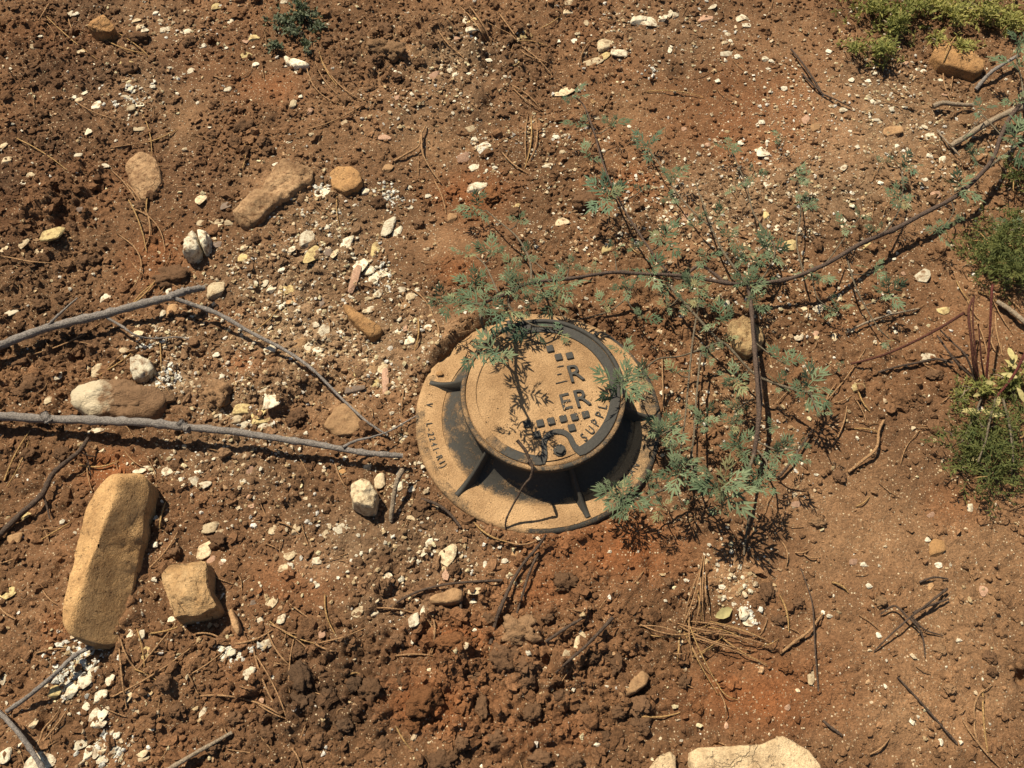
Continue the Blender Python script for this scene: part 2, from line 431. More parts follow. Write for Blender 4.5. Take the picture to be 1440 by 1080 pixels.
def soil_colour(x, y):
    x = np.asarray(x, float); y = np.asarray(y, float)
    base = np.array([.156, .080, .037]); red = np.array([.220, .078, .026]); dark = np.array([.076, .043, .023]); tan = np.array([.272, .152, .073])
    n = fbm(x, y, .11, 205, 4, .6)
    c = base[None] * (.55 + .9 * n[:, None])
    for spec, cc, s in ((DARK, dark, 301), (TAN, tan, 303), (RED, red, 305)):
        k = blobs(x, y, spec) * (.55 + .9 * fbm(x, y, .05, s, 3))
        k = np.clip(k + (fbm(x, y, .22, s + 7, 3) - .56) * {301: 1.3, 303: .9, 305: .6}[s], 0, .95)[:, None]
        c = c * (1 - k) + cc[None] * k
    k = np.clip(blobs(x, y, GRAVEL[:20]) * (.25 + .9 * fbm(x, y, .04, 333, 3)) * .30, 0, .5)[:, None]      # chalk dust where the gravel lies
    return c * (1 - k) + np.array([[.38, .27, .155]]) * k

gz = GH
gv = np.stack([GX.ravel(), GY.ravel(), gz.ravel()], 1)
gme = fast_mesh('ground', gv, grid_faces(len(YS), len(XS)), col=soil_colour(GX.ravel(), GY.ravel()))
link('ground', gme, M['soil'], label='reddish brown dry soil with lumps, grit and smooth trodden patches', cat='ground', kind='structure')

# ------------------------------------------------------------------ label helper: says which one by the nearest landmark
LAND = [('the round meter cover', 757, 597), ('the tall ochre pillar rock', 150, 790), ('the blocky buff rock', 272, 830), ('the broken end of the upper grey branch', 285, 410),
        ('the pitted oval flat stone', 203, 250), ('the half buried tan boulder', 382, 265), ('the round orange flat stone', 486, 253), ('the leaning orange slab', 510, 453),
        ('the split white rock', 278, 348), ('the pale rock under the long stick', 165, 560), ('the tip of the long grey stick', 560, 638), ('the pine needle heap', 985, 890),
        ('the pale flagstone at the bottom edge', 1060, 1060), ('the orange flagstone in the top corner', 1348, 86), ('the yellow stone behind the woody stem', 1045, 468),
        ('the triangular ochre rock', 145, 38), ('the dull green sprout', 412, 40), ('the faceted white rock below the stick', 513, 698), ('the dark green bush', 1405, 350), ('the feathery weed', 1385, 640),
        ('the white rubble at the top edge', 910, 30), ('the white rubble in the bottom corner', 145, 1055), ('the big grey clod', 735, 891), ('the top of the wormwood shoot', 805, 140),
        ('the lone orange pebble', 1317, 771), ('the white lump beside the thin sprig', 1073, 215), ('the bright white stone on bare soil', 1297, 389), ('the white bone-like splinter', 415, 87)]
ORD = ['nearest', 'second nearest', 'third nearest', 'fourth nearest', 'fifth nearest', 'sixth nearest', 'seventh nearest', 'eighth nearest', 'ninth nearest', 'tenth nearest', 'eleventh nearest', 'twelfth nearest', 'thirteenth nearest', 'fourteenth nearest', 'fifteenth nearest', 'sixteenth nearest']
def locate(items):
    """items: list of (px, py, description) -> a label for each, true and unlike the others'"""
    buckets = {}
    res = [None] * len(items)
    for i, (px, py, d) in enumerate(items):
        name, lx, ly = min(LAND, key=lambda q: math.hypot(px - q[1], py - q[2]))
        dx, dy = px - lx, py - ly
        side = ('right of' if dx > 0 else 'left of') if abs(dx) > abs(dy) else ('below' if dy > 0 else 'above')
        buckets.setdefault((d, name, side), []).append((math.hypot(dx, dy), i))
    for (d, name, side), lst in buckets.items():
        lst.sort()
        for k, (_, i) in enumerate(lst):
            t = f'{d} {side} {name}' + ('' if len(lst) == 1 else f', {ORD[min(k, 15)]}')
            if len(t.split()) > 15: t = t.replace('elongated stone sliver', 'sliver').replace('medium sized', 'medium')
            res[i] = t
    return res

# ------------------------------------------------------------------ meter cover
def m_plastic():
    t = NT('dusty_black_plastic', .7, .22)
    pos = t.n('ShaderNodeNewGeometry').outputs['Position']
    d = t.attr('dust', 'Fac')
    n = t.math('ADD', t.math('MULTIPLY', t.noise(70, 5, .7, pos), .6), t.math('MULTIPLY', t.noise(420, 3, .8, pos), .4))
    n = t.math('ADD', n, t.math('MULTIPLY', t.math('SUBTRACT', t.noise(16, 4, .6, pos), .5), .55))
    k = t.math('MULTIPLY', t.math('SUBTRACT', t.math('ADD', n, d), .92), 4.5, clamp=True)
    dirt = t.mix(t.noise(35, 5, .7, pos), (.50, .32, .160), (.37, .225, .105))
    dirt = t.mix(1.0, dirt, t.ramp(t.noise(13, 5, .65, pos), [(.35, (.70, .64, .58)), (.62, (1.10, 1.08, 1.05))]), 'MULTIPLY')
    dirt = t.mix(1.0, dirt, t.ramp(t.noise(500, 4, .8, pos), [(.3, grey(.5)), (.68, grey(1.3))]), 'MULTIPLY')
    t.col(t.mix(k, t.mix(t.noise(240, 4, .8, pos), (.016, .015, .013), (.075, .066, .050)), dirt))
    t.l(t.math('ADD', t.math('MULTIPLY', k, .30), .65), t.b.inputs['Roughness'])
    t.bump(t.math('ADD', t.math('MULTIPLY', t.noise(330, 4, .8, pos), t.math('ADD', t.math('MULTIPLY', k, 1.0), .25)), t.math('MULTIPLY', k, .5)), .8, .0022)
    return t.m
M['plastic'] = m_plastic()

cover = link('meter_cover', None, label='round black plastic water meter cover coated in tan dust, set in the soil', cat='meter cover')
cover.location = (FC.x, FC.y, 0)
LOFF = Vector((.006, .002, 0)); LTILT = R(5.5)
def set_lid(o): o.rotation_euler = (LTILT, 0, 0); o.location = LOFF + Vector((0, LID_Z * math.sin(LTILT), LID_Z * (1 - math.cos(LTILT))))
def loc2(px, py, z):                       # cover-local point seen at a pixel
    p = P(px, py, z)
    if z < .06: return Vector((p.x - FC.x, p.y - FC.y, z))
    for _ in range(3): p = P(px, py, z + (p.y - FC.y) * math.sin(LTILT))
    return Vector((p.x - FC.x - LOFF.x, p.y - FC.y - LOFF.y, z))

def lathe(prof, n=128, dustf=None, z_noise=0.0, seed=1):
    v = []; d = []
    for i, (r, z) in enumerate(prof):
        for k in range(n):
            a = 2 * math.pi * k / n
            x, y = r * math.cos(a), r * math.sin(a)
            zz = z + (mnoise.noise(Vector((x * 60 + seed, y * 60, z * 9))) * z_noise if z_noise else 0)
            v.append((x, y, zz)); d.append(dustf(r, math.degrees(a) % 360, i) if dustf else 0)
    return np.array(v), grid_faces(len(prof), n, True), np.array(d)

def adist(a, b): return abs((a - b + 180) % 360 - 180)
FZ = .021
prof = [(FR - .002, -.03), (FR, -.004), (FR, FZ - .006), (FR - .002, FZ - .0015), (FR - .007, FZ)] + [(FR - .007 - (FR - .172) * t * .95, FZ + .0015 * t) for t in np.linspace(.08, 1, 12)]
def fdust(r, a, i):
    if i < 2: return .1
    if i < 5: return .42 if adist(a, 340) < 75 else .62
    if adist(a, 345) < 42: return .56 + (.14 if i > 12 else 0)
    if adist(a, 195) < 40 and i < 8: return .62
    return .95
v, f, d = lathe(prof, 160, fdust, .0012)
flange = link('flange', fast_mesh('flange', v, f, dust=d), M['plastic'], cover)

r0 = .166
cone = [(r0 + .006, FZ - .001)] + [(.118 + (r0 - .118) * (1 - math.sin(t * math.pi / 2)) ** 1.25, FZ + (LID_Z - .012 - FZ) * t ** 1.15) for t in np.linspace(0, 1, 16)]
def cdust_shade(r, a, i):
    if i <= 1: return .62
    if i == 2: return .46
    return .40 if adist(a, 190) < 45 else (.36 if i < 7 and adist(a, 245) < 30 else .20)  # dust also thinned on the side away from the sun: shade put into the colour
v, f, d = lathe(cone, 128, cdust_shade, .0004)
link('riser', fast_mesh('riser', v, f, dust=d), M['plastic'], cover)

for ang in (57, 359, 293, 227, 161, 105):
    mb = MB(); secs = []
    c, s = math.cos(R(ang)), math.sin(R(ang))
    N = 14
    for i in range(N):
        t = i / (N - 1)
        r = .122 + (FR - .012 - .122) * t
        top = FZ + .003 + (LID_Z - .020 - FZ) * (1 - t) ** 1.7
        w = .0022 + .0012 * t
        base = .011 * (1 - t) ** .6 + .004
        for off, z in ((-base, FZ - .002), (-w * 1.3, FZ + (top - FZ) * .45), (-w, top - .001), (0, top), (w, top - .001), (w * 1.3, FZ + (top - FZ) * .45), (base, FZ - .002)):
            secs.append((r * c - off * s, r * s + off * c, z))
    me = fast_mesh('rib', secs, grid_faces(N, 7), dust=[.16 + (.35 if (k % 7) in (0, 6) else 0) for k in range(len(secs))])
    link('rib', me, M['plastic'], cover)

# frame ring that the lid lies in
prof = [(LID_R - .020, LID_Z - .022), (LID_R - .004, LID_Z - .020), (LID_R - .001, LID_Z - .014), (LID_R, LID_Z - .010), (LID_R, LID_Z - .004), (LID_R - .0015, LID_Z - .0005), (LID_R - .0045, LID_Z), (LID_R - .0080, LID_Z - .0006), (LID_R - .0088, LID_Z - .005)]
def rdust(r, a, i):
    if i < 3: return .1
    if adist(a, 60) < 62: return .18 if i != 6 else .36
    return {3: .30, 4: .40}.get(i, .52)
v, f, d = lathe(prof, 160, rdust, .0003)
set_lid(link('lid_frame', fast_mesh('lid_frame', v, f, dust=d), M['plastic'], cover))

LT = LID_Z - .0030                          # top of the lid plate
rr = [.0004] + list(np.linspace(.006, LID_R - .0090, 26)) + [LID_R - .0088]
prof = [(r, LT) for r in rr]; prof[-1] = (LID_R - .0088, LT - .012)
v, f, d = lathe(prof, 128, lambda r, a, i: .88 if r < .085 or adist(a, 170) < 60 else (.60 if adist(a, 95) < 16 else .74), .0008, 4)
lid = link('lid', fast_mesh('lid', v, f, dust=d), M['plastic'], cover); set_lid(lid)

NA = math.atan2(*(lambda q: (q.y, q.x))(loc2(787, 634, LT)))     # where the lock notch is
nd_ = Vector((math.cos(NA), math.sin(NA), 0)); tn_ = Vector((-math.sin(NA), math.cos(NA), 0))
RB = LID_R - .0180; BW = .0085             # band's middle radius and half width
path = []
half = .036; a0 = math.asin(half / RB)
for k in range(97):
    a = NA + a0 + (2 * math.pi - 2 * a0) * k / 96
    path.append((Vector((RB * math.cos(a), RB * math.sin(a), 0)), BW))
U = [(-.0325, RB * .960, .0085), (-.0275, RB * .915, .0062), (-.0245, RB * .86, .0050), (-.0235, RB * .81, .0048)]
for k in range(1, 12):
    a = math.pi - math.pi * k / 12
    U.append((.0230 * math.cos(a), RB * .785 - .0230 * math.sin(a) * .92, .0048))
U += [(-q[0], q[1], q[2]) for q in U[:4][::-1]]
for t_, r_, w_ in U: path.append((nd_ * r_ + tn_ * t_, w_))
n = len(path); vv = []; dd = []
for i, (p, w) in enumerate(path):
    d_ = (path[(i + 1) % n][0] - path[i - 1][0]).normalized(); s_ = Vector((d_.y, -d_.x, 0))
    a = math.degrees(math.atan2(p.y, p.x)) % 360
    du = 1.0 if adist(a, 172) < 48 else (.55 if adist(a, 172) < 66 else (.40 if adist(a, 250) < 14 else .24))
    for off, z in ((-1, LT - .001), (-.96, LT + .0016), (-.86, LT + .0022), (0, LT + .0023), (.86, LT + .0022), (.96, LT + .0016), (1, LT - .001)):
        q = p + s_ * w * off; vv.append((q.x, q.y, z)); dd.append(du if abs(off) < .99 else du + .3)
vv += vv[:7]; dd += dd[:7]
link('border_band', fast_mesh('border_band', vv, grid_faces(n + 1, 7), dust=dd, smooth=False), M['plastic'], lid)

# lock bolt
mb = MB(); bc = loc2(787, 634, LT)
ring = []
for r_, z_ in ((.0105, LT - .001), (.0105, LT + .0018), (.0098, LT + .0024), (.0080, LT + .0024), (.0078, LT + .0060), (.0068, LT + .0066), (.0003, LT + .0066)):
    for k in range(10):
        a = 2 * math.pi * k / 10
        q = r_ * (1 if r_ > .009 else (1.0 if k % 2 == 0 else .86))
        ring.append((bc.x + q * math.cos(a), bc.y + q * math.sin(a), z_))
link('lock_bolt', fast_mesh('lock_bolt', ring, grid_faces(7, 10, True), dust=[.30] * 70, smooth=False), M['plastic'], lid)

LETTER = {}
def letter(ch, depth_ratio=.16, fat=.004):
    if ch not in LETTER:
        cu = bpy.data.curves.new('letter', 'FONT'); cu.body = ch; cu.extrude = depth_ratio / 2; cu.offset = fat; cu.resolution_u = 3
        to = bpy.data.objects.new('letter', cu); COL.objects.link(to)
        bpy.context.view_layer.update()
        me = bpy.data.meshes.new_from_object(to.evaluated_get(bpy.context.evaluated_depsgraph_get()))
        bpy.data.objects.remove(to)
        co = np.zeros(len(me.vertices) * 3); me.vertices.foreach_get('co', co); co = co.reshape(-1, 3)
        lo, hi = co.min(0), co.max(0)
        hh = .729 if ch not in '-()' else .729
        co[:, 0] = (co[:, 0] - (lo[0] + hi[0]) / 2) / hh; co[:, 1] = (co[:, 1] - .36) / hh; co[:, 2] /= hh
        me.vertices.foreach_set('co', co.ravel())
        a = me.attributes.new('dust', 'FLOAT', 'POINT'); a.data.foreach_set('value', np.full(len(co), .26, np.float32))
        me.materials.append(M['plastic']); me.name = 'letter'
        LETTER[ch] = me
    return LETTER[ch]

def put_letter(ch, p, rot, h, parent, sx=1.0, zs=1.0):
    o = link('letter', letter(ch), None, parent)
    o.location = p; o.rotation_euler = (0, 0, rot); o.scale = (h * sx, h, h * zs)
    return o

ROT = R(14.0)
for ch, px, py, h in (('R', 809.5, 524, .0320), ('E', 795.5, 564, .0295), ('R', 818.5, 559, .0320)):
    put_letter(ch, loc2(px, py, LT + .0006), ROT, h, lid, 1.0, .85 if ch == 'R' else .45)
for px, py, ln in ((788, 515.3, .011), (786.5, 526.3, .008), (789.5, 537.6, .020)):     # the bars of a letter almost buried in dust
    mb = MB(); c = loc2(px, py, LT); a = ROT
    pts = []
    for t in (-.5, -.2, .2, .5):
        for off, z in ((-.0016, -.001), (-.0010, .0012), (.0010, .0012), (.0016, -.001)):
            w = off * (1 - abs(t) * .6)
            pts.append((c.x + math.cos(a) * ln * t - math.sin(a) * w, c.y + math.sin(a) * ln * t + math.cos(a) * w, LT + z))
    link('letter_bar', fast_mesh('letter_bar', pts, grid_faces(4, 4), dust=[.4] * 16), M['plastic'], lid)

sq = bmesh.new(); bmesh.ops.create_cube(sq, size=1.0)
bmesh.ops.bevel(sq, geom=list(sq.edges), offset=.07, segments=1, affect='EDGES')
sqm = bpy.data.meshes.new('square_stud'); sq.to_mesh(sqm); sq.free()
a = sqm.attributes.new('dust', 'FLOAT', 'POINT'); a.data.foreach_set('value', np.full(len(sqm.vertices), .24, np.float32)); sqm.materials.append(M['plastic'])
for px, py in ((773.5, 490.5), (785.5, 502.5), (801, 500.5), (774.9, 592.9), (792, 589.4), (807.8, 587), (823.5, 583.6), (804, 602.2), (755, 612), (741, 597), (759.6, 595.7)):
    o = link('square_stud', sqm, None, lid); o.location = loc2(px, py, LT + .0004); o.rotation_euler = (0, 0, ROT); o.scale = (.0118, .0118, .0058)

def arc_text(pairs, h, z, parent, sx=1.0):
    for ch, px, py in pairs:
        p = loc2(px, py, z); a = math.atan2(p.y, p.x)
        put_letter(ch, p, a + math.pi / 2, h, parent, sx, .8)
arc_text([('S', 820.7, 615), ('U', 830, 605), ('P', 837.3, 594.5), ('P', 843, 583), ("L", 847, 571.5), ("Y", 848, 560)], .0150, LT + .0008, lid, .80)
arc_text([('V', 604, 569.5), ('L', 604, 597), ('-', 604.6, 603.5), ('2', 606, 610.5), ('2', 608.2, 617.5), ('4', 610.6, 625), ('1', 613.2, 631.5), ('-', 615.4, 636), ('R', 618.4, 643.5), ('1', 622, 650), (')', 624.5, 655)], .0115, FZ + .0012, flange, .8)
arc_text([('I', 866, 686), ('N', 871, 681), ('D', 877.5, 674.5), ('I', 882, 669.5), ('A', 887, 663.5), ('N', 893, 655)], .0125, FZ + .0012, flange, .85)

# ------------------------------------------------------------------ stone shapes
def chip_mesh(seed, flat=.55, n=13):
    rnd = random.Random(seed)
    bm = bmesh.new()
    for _ in range(n):
        q = Vector((rnd.gauss(0, 1), rnd.gauss(0, 1), rnd.gauss(0, 1))).normalized()
        k = rnd.uniform(.85, 1.08)
        bm.verts.new((q.x * k * .5, q.y * k * .5, q.z * k * .5 * flat))
    r = bmesh.ops.convex_hull(bm, input=list(bm.verts))
    bmesh.ops.delete(bm, geom=[g for g in r['geom_interior'] if isinstance(g, bmesh.types.BMVert)], context='VERTS')
    bmesh.ops.bevel(bm, geom=list(bm.edges), offset=.035, segments=1, affect='EDGES', clamp_overlap=True)
    me = bpy.data.meshes.new('stone'); bm.to_mesh(me); bm.free()
    co = np.zeros(len(me.vertices) * 3); me.vertices.foreach_get('co', co); co = co.reshape(-1, 3)
    lo, hi = co.min(0), co.max(0)
    co[:, :2] = (co[:, :2] - (lo[:2] + hi[:2]) / 2) / (hi[:2] - lo[:2])
    co[:, 2] -= (lo[2] + hi[2]) / 2
    me.vertices.foreach_set('co', co.ravel()); me.update()
    return me
CHIP = {}
def chip(kind, i):
    if (kind, i) not in CHIP:
        me = chip_mesh(100 + i, .42 + .05 * (i % 5), 11 + i % 6); me.materials.append(M[kind]); CHIP[(kind, i)] = me
    return CHIP[(kind, i)]

def in_cover(px, py):
    p = P(px, py); return math.hypot(p.x - FC.x, p.y - FC.y) < FR + .004

STONES = """99,20,10,9,w;107,20,8,7,w;192,29,13,8,c;197,39,11,9,c;204,43,9,8,w;233,42,13,9,w;262,45,14,8,w;219,19,7,6,w;226,29,8,6,c;54,66,18,9,c;114,73,11,6,c;178,89,16,7,y
346,56,10,17,p;358,54,14,10,y;346,78,14,9,y;360,91,9,7,w;305,10,12,12,y;325,29,7,12,w;286,65,8,8,w;137,150,16,15,w;119,131,9,8,w;111,142,10,8,c;105,137,6,6,w;182,125,11,8,w;188,129,7,6,w;176,139,14,9,w;197,148,10,9,w;185,152,11,9,c
126,184,8,14,w;196,182,15,7,c;147,234,12,8,w;109,218,12,6,w;44,246,11,7,c;32,260,8,8,w;48,262,12,6,w;10,226,12,11,c;4,206,9,14,c;319,126,13,8,w;269,100,10,8,w;215,122,8,6,w;283,280,14,20,c;387,232,8,7,w;318,290,13,12,g
400,3,9,8,w;417,102,6,5,w;557,138,9,8,p;484,173,8,10,c;412,147,8,12,c;422,136,7,5,w;436,157,7,10,p;406,199,11,9,w;438,189,8,6,c;541,194,16,9,p;545,237,14,12,t;576,264,10,9,w;514,270,10,8,w;454,271,20,22,w;602,276,8,6,w;574,292,13,8,w
671,264,26,15,w;667,236,17,9,w;652,222,18,14,p;681,207,18,14,w;660,182,16,9,c;667,196,9,7,w;610,108,14,14,p;634,96,9,16,w;639,104,7,14,w;646,86,9,12,c;660,104,9,6,w;647,53,16,9,p;664,42,18,8,w;664,30,14,10,y;654,29,6,13,w;739,50,17,12,y;688,85,11,5,w;724,90,12,8,y;620,96,6,7,c
725,292,10,12,y;696,236,8,6,w;757,189,6,13,y;898,29,20,15,w;916,33,28,18,w;932,26,11,10,w;942,19,8,15,w;950,21,8,13,w;1002,10,12,7,w;992,27,20,12,p;1042,26,13,11,w;1050,36,12,8,w;1023,49,9,8,w;1019,61,8,6,c;1027,58,6,6,w;1021,76,16,9,w;1037,80,8,7,w
850,65,20,16,c;849,80,18,10,y;871,75,22,13,w;832,88,34,10,c;942,71,6,10,w;823,32,9,14,c;798,18,11,9,c;812,47,8,7,c;807,58,8,7,w;784,58,8,7,w;800,4,12,8,c;790,131,34,14,c;834,143,7,9,t;814,167,18,8,p;839,166,8,6,c;762,190,9,7,w;782,193,10,7,w;770,233,15,6,w;791,214,8,6,c
1071,172,9,6,w;1042,201,9,8,w;1073,215,18,19,w;1102,125,9,7,w;1009,114,7,6,w;1076,83,9,9,w;1084,86,7,5,w;1081,97,9,4,w;962,182,7,6,p;995,204,8,7,p;1165,73,9,7,w;1177,44,10,8,y;1197,113,8,7,w;1230,103,7,6,w;1220,114,9,5,w;1289,98,10,5,w;1298,100,9,5,w;1315,112,8,5,c;1322,113,9,5,w;1273,90,9,7,p
1221,136,8,7,c;1233,144,10,9,w;1227,143,6,6,w;1253,154,8,8,w;1272,151,8,6,w;1232,169,13,5,w;1300,178,8,12,w;1307,191,13,7,w;1186,155,12,7,w;1146,181,13,12,t;1132,169,12,12,p;1255,186,26,14,t;1205,207,7,6,w;1261,206,6,6,w;1307,219,9,8,w;1325,225,11,10,w;1186,236,9,9,w;1315,274,15,10,p;1238,258,8,6,w;1198,290,7,6,w;1329,133,10,6,p
74,330,28,21,y;33,343,11,14,c;62,353,22,11,c;6,351,11,7,c;112,295,9,7,g;17,439,19,14,w;149,420,13,12,w;50,444,15,7,c;33,389,18,5,p;289,314,22,9,c;308,313,12,10,c;304,320,16,8,c;325,312,16,9,c;343,317,8,6,w;306,344,11,10,g;342,363,13,12,y;344,348,11,8,c;332,377,10,6,c;304,409,23,20,c;372,399,10,9,w;382,406,12,12,w;397,410,10,9,w;387,398,8,6,w
396,432,8,7,w;242,437,14,16,t;228,399,7,6,w;237,410,7,10,w;326,491,15,10,w;380,492,17,12,w;254,495,11,7,c;304,499,10,7,w;175,492,12,10,c;136,521,12,17,c;122,517,13,9,c;82,529,10,9,w;69,563,11,11,c;300,551,12,13,w;311,530,9,6,w;384,562,22,24,w;372,550,11,8,w;194,470,14,8,c;229,441,8,10,w
344,577,28,15,y;364,582,20,16,y;367,592,22,10,y;346,598,16,9,w;333,591,12,12,c;372,600,18,8,w;314,587,10,8,w;135,606,22,9,w;236,664,17,12,w;215,666,8,10,c;272,676,16,12,w;286,682,20,9,w;278,664,9,6,w;198,661,20,8,w;33,725,17,10,y;353,659,10,15,p;342,677,10,7,w;351,698,8,6,p;296,742,19,16,c;310,748,12,7,c;289,773,19,24,c
297,788,11,10,p;312,792,8,8,p;205,763,8,6,w;218,766,8,7,w;201,737,8,7,g;386,744,12,15,c;353,712,16,5,p;21,757,20,14,t;11,834,22,15,y;242,872,13,9,w;182,894,10,14,w;199,894,10,12,w;206,918,12,14,y;308,840,11,7,w;382,848,16,12,c;365,873,11,9,w;356,849,8,10,g;375,905,17,11,w;306,902,12,10,c;314,909,9,8,w
314,923,14,13,w;326,916,12,11,w;340,921,13,11,w;350,947,14,15,w;383,953,6,6,w;367,986,8,7,p;285,1005,9,17,w;142,979,16,13,w;121,995,10,12,w;133,1005,12,18,w;146,1000,13,22,w;139,1018,18,10,w;154,956,13,14,w;78,973,16,14,y;90,967,14,14,w;102,970,15,18,w;120,958,18,16,w;132,945,14,12,w;179,981,12,12,c;47,1018,11,9,c;114,1047,16,13,w
125,1059,12,16,w;138,1055,12,18,w;151,1051,14,17,w;144,1069,16,10,w;160,1055,10,14,w;168,1063,10,15,c;164,1034,9,8,w;200,1060,15,8,c;200,1068,18,6,c;57,1073,38,24,w;8,1062,16,18,w;214,1025,7,6,w;192,1001,8,7,c;5,955,8,14,w;243,928,10,6,w;217,815,8,6,w
432,337,20,22,w;441,359,20,28,y;488,341,14,19,w;409,351,16,8,w;459,356,15,12,g;470,357,9,14,c;547,318,14,34,w;558,328,10,20,w;528,352,11,20,y;459,320,9,7,w;636,306,13,16,t;404,407,20,13,y;396,380,9,7,w;411,423,14,12,t;499,392,11,36,p;507,375,22,21,w;520,381,14,13,w;536,387,18,12,w;525,396,12,14,w;532,413,12,10,w
453,425,7,17,g;449,439,8,8,w;564,409,12,9,w;586,408,9,6,w;577,419,12,12,c;570,430,12,11,t;521,435,9,9,w;514,438,9,6,c;518,420,10,6,c;456,466,16,16,w;445,456,10,9,w;432,471,10,8,w;421,484,18,18,t;435,487,12,15,w;446,494,16,10,w;411,464,9,7,c;479,467,7,6,w;560,466,10,7,w;574,481,18,15,w;570,462,6,9,p;602,460,10,6,w
506,520,14,17,y;522,521,18,27,t;538,517,14,17,c;542,537,9,34,p;531,539,13,11,y;499,548,26,9,g;484,538,8,11,c;499,537,12,9,c;513,507,9,6,c;534,676,14,19,c;579,688,9,8,w;561,684,10,11,w;482,744,18,13,w;417,744,11,14,c;457,751,8,10,c;447,788,14,10,w;407,782,14,12,c;399,800,14,10,c;629,781,22,26,c;604,763,11,9,w;597,777,7,11,w;710,789,9,6,w;545,812,12,12,w
564,814,9,8,w;482,662,10,9,o;517,657,10,9,c;627,808,10,13,p;582,728,18,6,c;577,788,9,11,w;589,789,6,6,w;682,794,5,8,w;729,816,10,6,y;724,780,10,9,t;396,870,10,13,w;560,866,12,14,w;582,872,14,16,w;597,859,10,13,w;527,862,10,8,w;503,861,16,13,c;667,831,16,9,c;665,845,10,6,w;447,824,6,6,w;678,1077,10,6,w;453,891,9,11,p
816,902,15,24,c;823,882,7,20,t;796,922,10,13,c;1046,862,14,16,w;1054,874,18,12,w;957,902,7,10,c;766,823,6,5,w;1016,842,6,5,w;1021,1020,6,8,p;1319,795,10,7,w;1309,822,7,13,t;1200,790,13,8,p;1214,794,9,6,w;1222,824,10,7,w;1383,831,12,12,p;1140,948,9,25,c;1282,1015,7,8,w;1322,1044,8,8,w;1107,995,8,7,p
1317,771,20,21,o;1309,724,13,6,p;1207,545,18,10,y;1304,759,8,6,w;1364,714,9,10,w;1062,615,12,6,c;1119,709,13,8,p;1297,389,20,18,w;1305,503,20,11,w;1326,437,16,10,y;1077,303,8,10,y;1091,321,10,9,w;1111,345,20,16,y;1186,310,8,7,w;1218,344,12,10,y;1176,420,12,8,w;1123,475,12,10,w;1136,444,7,6,w;1129,435,14,10,c;1150,435,14,14,w;1173,476,7,13,c;1250,439,7,6,w;1259,467,6,6,w;1144,470,14,10,p;1270,385,6,6,p
791,313,17,13,c;853,351,13,13,y;963,305,12,13,p;1021,427,10,8,w;838,295,6,6,w;885,178,6,5,w;1005,290,8,6,c"""
WORD = {'w': 'white', 'c': 'cream', 'y': 'yellowish', 't': 'tan', 'o': 'orange', 'p': 'pinkish', 'g': 'grey brown'}
SL = []
for e in STONES.replace('\n', ';').split(';'):
    a = e.split(','); SL.append((float(a[0]), float(a[1]), float(a[2]), float(a[3]), a[4]))
def sdesc(px, py, w, h, k):
    big = max(w, h); thin = max(w, h) / min(w, h)
    return ('tiny' if big < 8 else 'small' if big < 13 else 'medium sized' if big < 20 else 'large') + ' ' + WORD[k] + ' ' + ('elongated stone sliver' if thin > 2 else 'stone chip')
labs = locate([(s[0], s[1], sdesc(*s)) for s in SL])
order = sorted(range(len(SL)), key=lambda i: -SL[i][2] * SL[i][3])
PICK = set(order[:285]); small_v = MB(); small_c = []
for i, (px, py, w, h, k) in enumerate(SL):
    if in_cover(px, py) or i not in PICK: continue
    p = PT(px, py); m = MPP(px, py); rnd = random.Random(i * 31 + 5)
    ww = w * m * 1.12; hh = h * m / .86 * 1.12
    o = link('stone', chip(k, (i * 7) % 14), None, None, labs[i], 'stone', 'loose pale stones on the soil')
    z = min(ww, hh)
    th = z * rnd.uniform(.75, 1.05)
    o.location = (p.x, p.y, p.z + th * .02)
    o.scale = (ww, hh, th)
    o.rotation_euler = (rnd.uniform(-.22, .22), rnd.uniform(-.22, .22), rnd.choice((0, math.pi)) + rnd.uniform(-.25, .25))

sv = []; sf = []; scol = []; nn = 0
SC = {'w': (.70, .61, .44), 'c': (.55, .43, .26), 'y': (.55, .42, .18), 't': (.40, .24, .11), 'o': (.45, .25, .09), 'p': (.43, .26, .16), 'g': (.21, .15, .11)}
for i in order[285:]:
    px, py, w, h, k = SL[i]
    if in_cover(px, py): continue
    p = PT(px, py); m = MPP(px, py); me = chip(k, i % 14); rnd = random.Random(i)
    co = np.zeros(len(me.vertices) * 3); me.vertices.foreach_get('co', co); co = co.reshape(-1, 3)
    co = co * np.array([w * m * 1.1, h * m / .86 * 1.1, min(w, h) * m]) + np.array([p.x, p.y, p.z + .001])
    me.calc_loop_triangles()
    sf.append(np.array([list(q.vertices) for q in me.loop_triangles]) + nn); sv.append(co); nn += len(co); scol.append(np.tile(np.array([SC[k]]) * rnd.uniform(.8, 1.1), (len(co), 1)))
link('small_stones', fast_mesh('small_stones', np.concatenate(sv), np.concatenate(sf), col=np.concatenate(scol), smooth=False), M['crumb'], None, 'smallest pale stone chips scattered between the larger ones', 'stone chips', None, 'stuff')

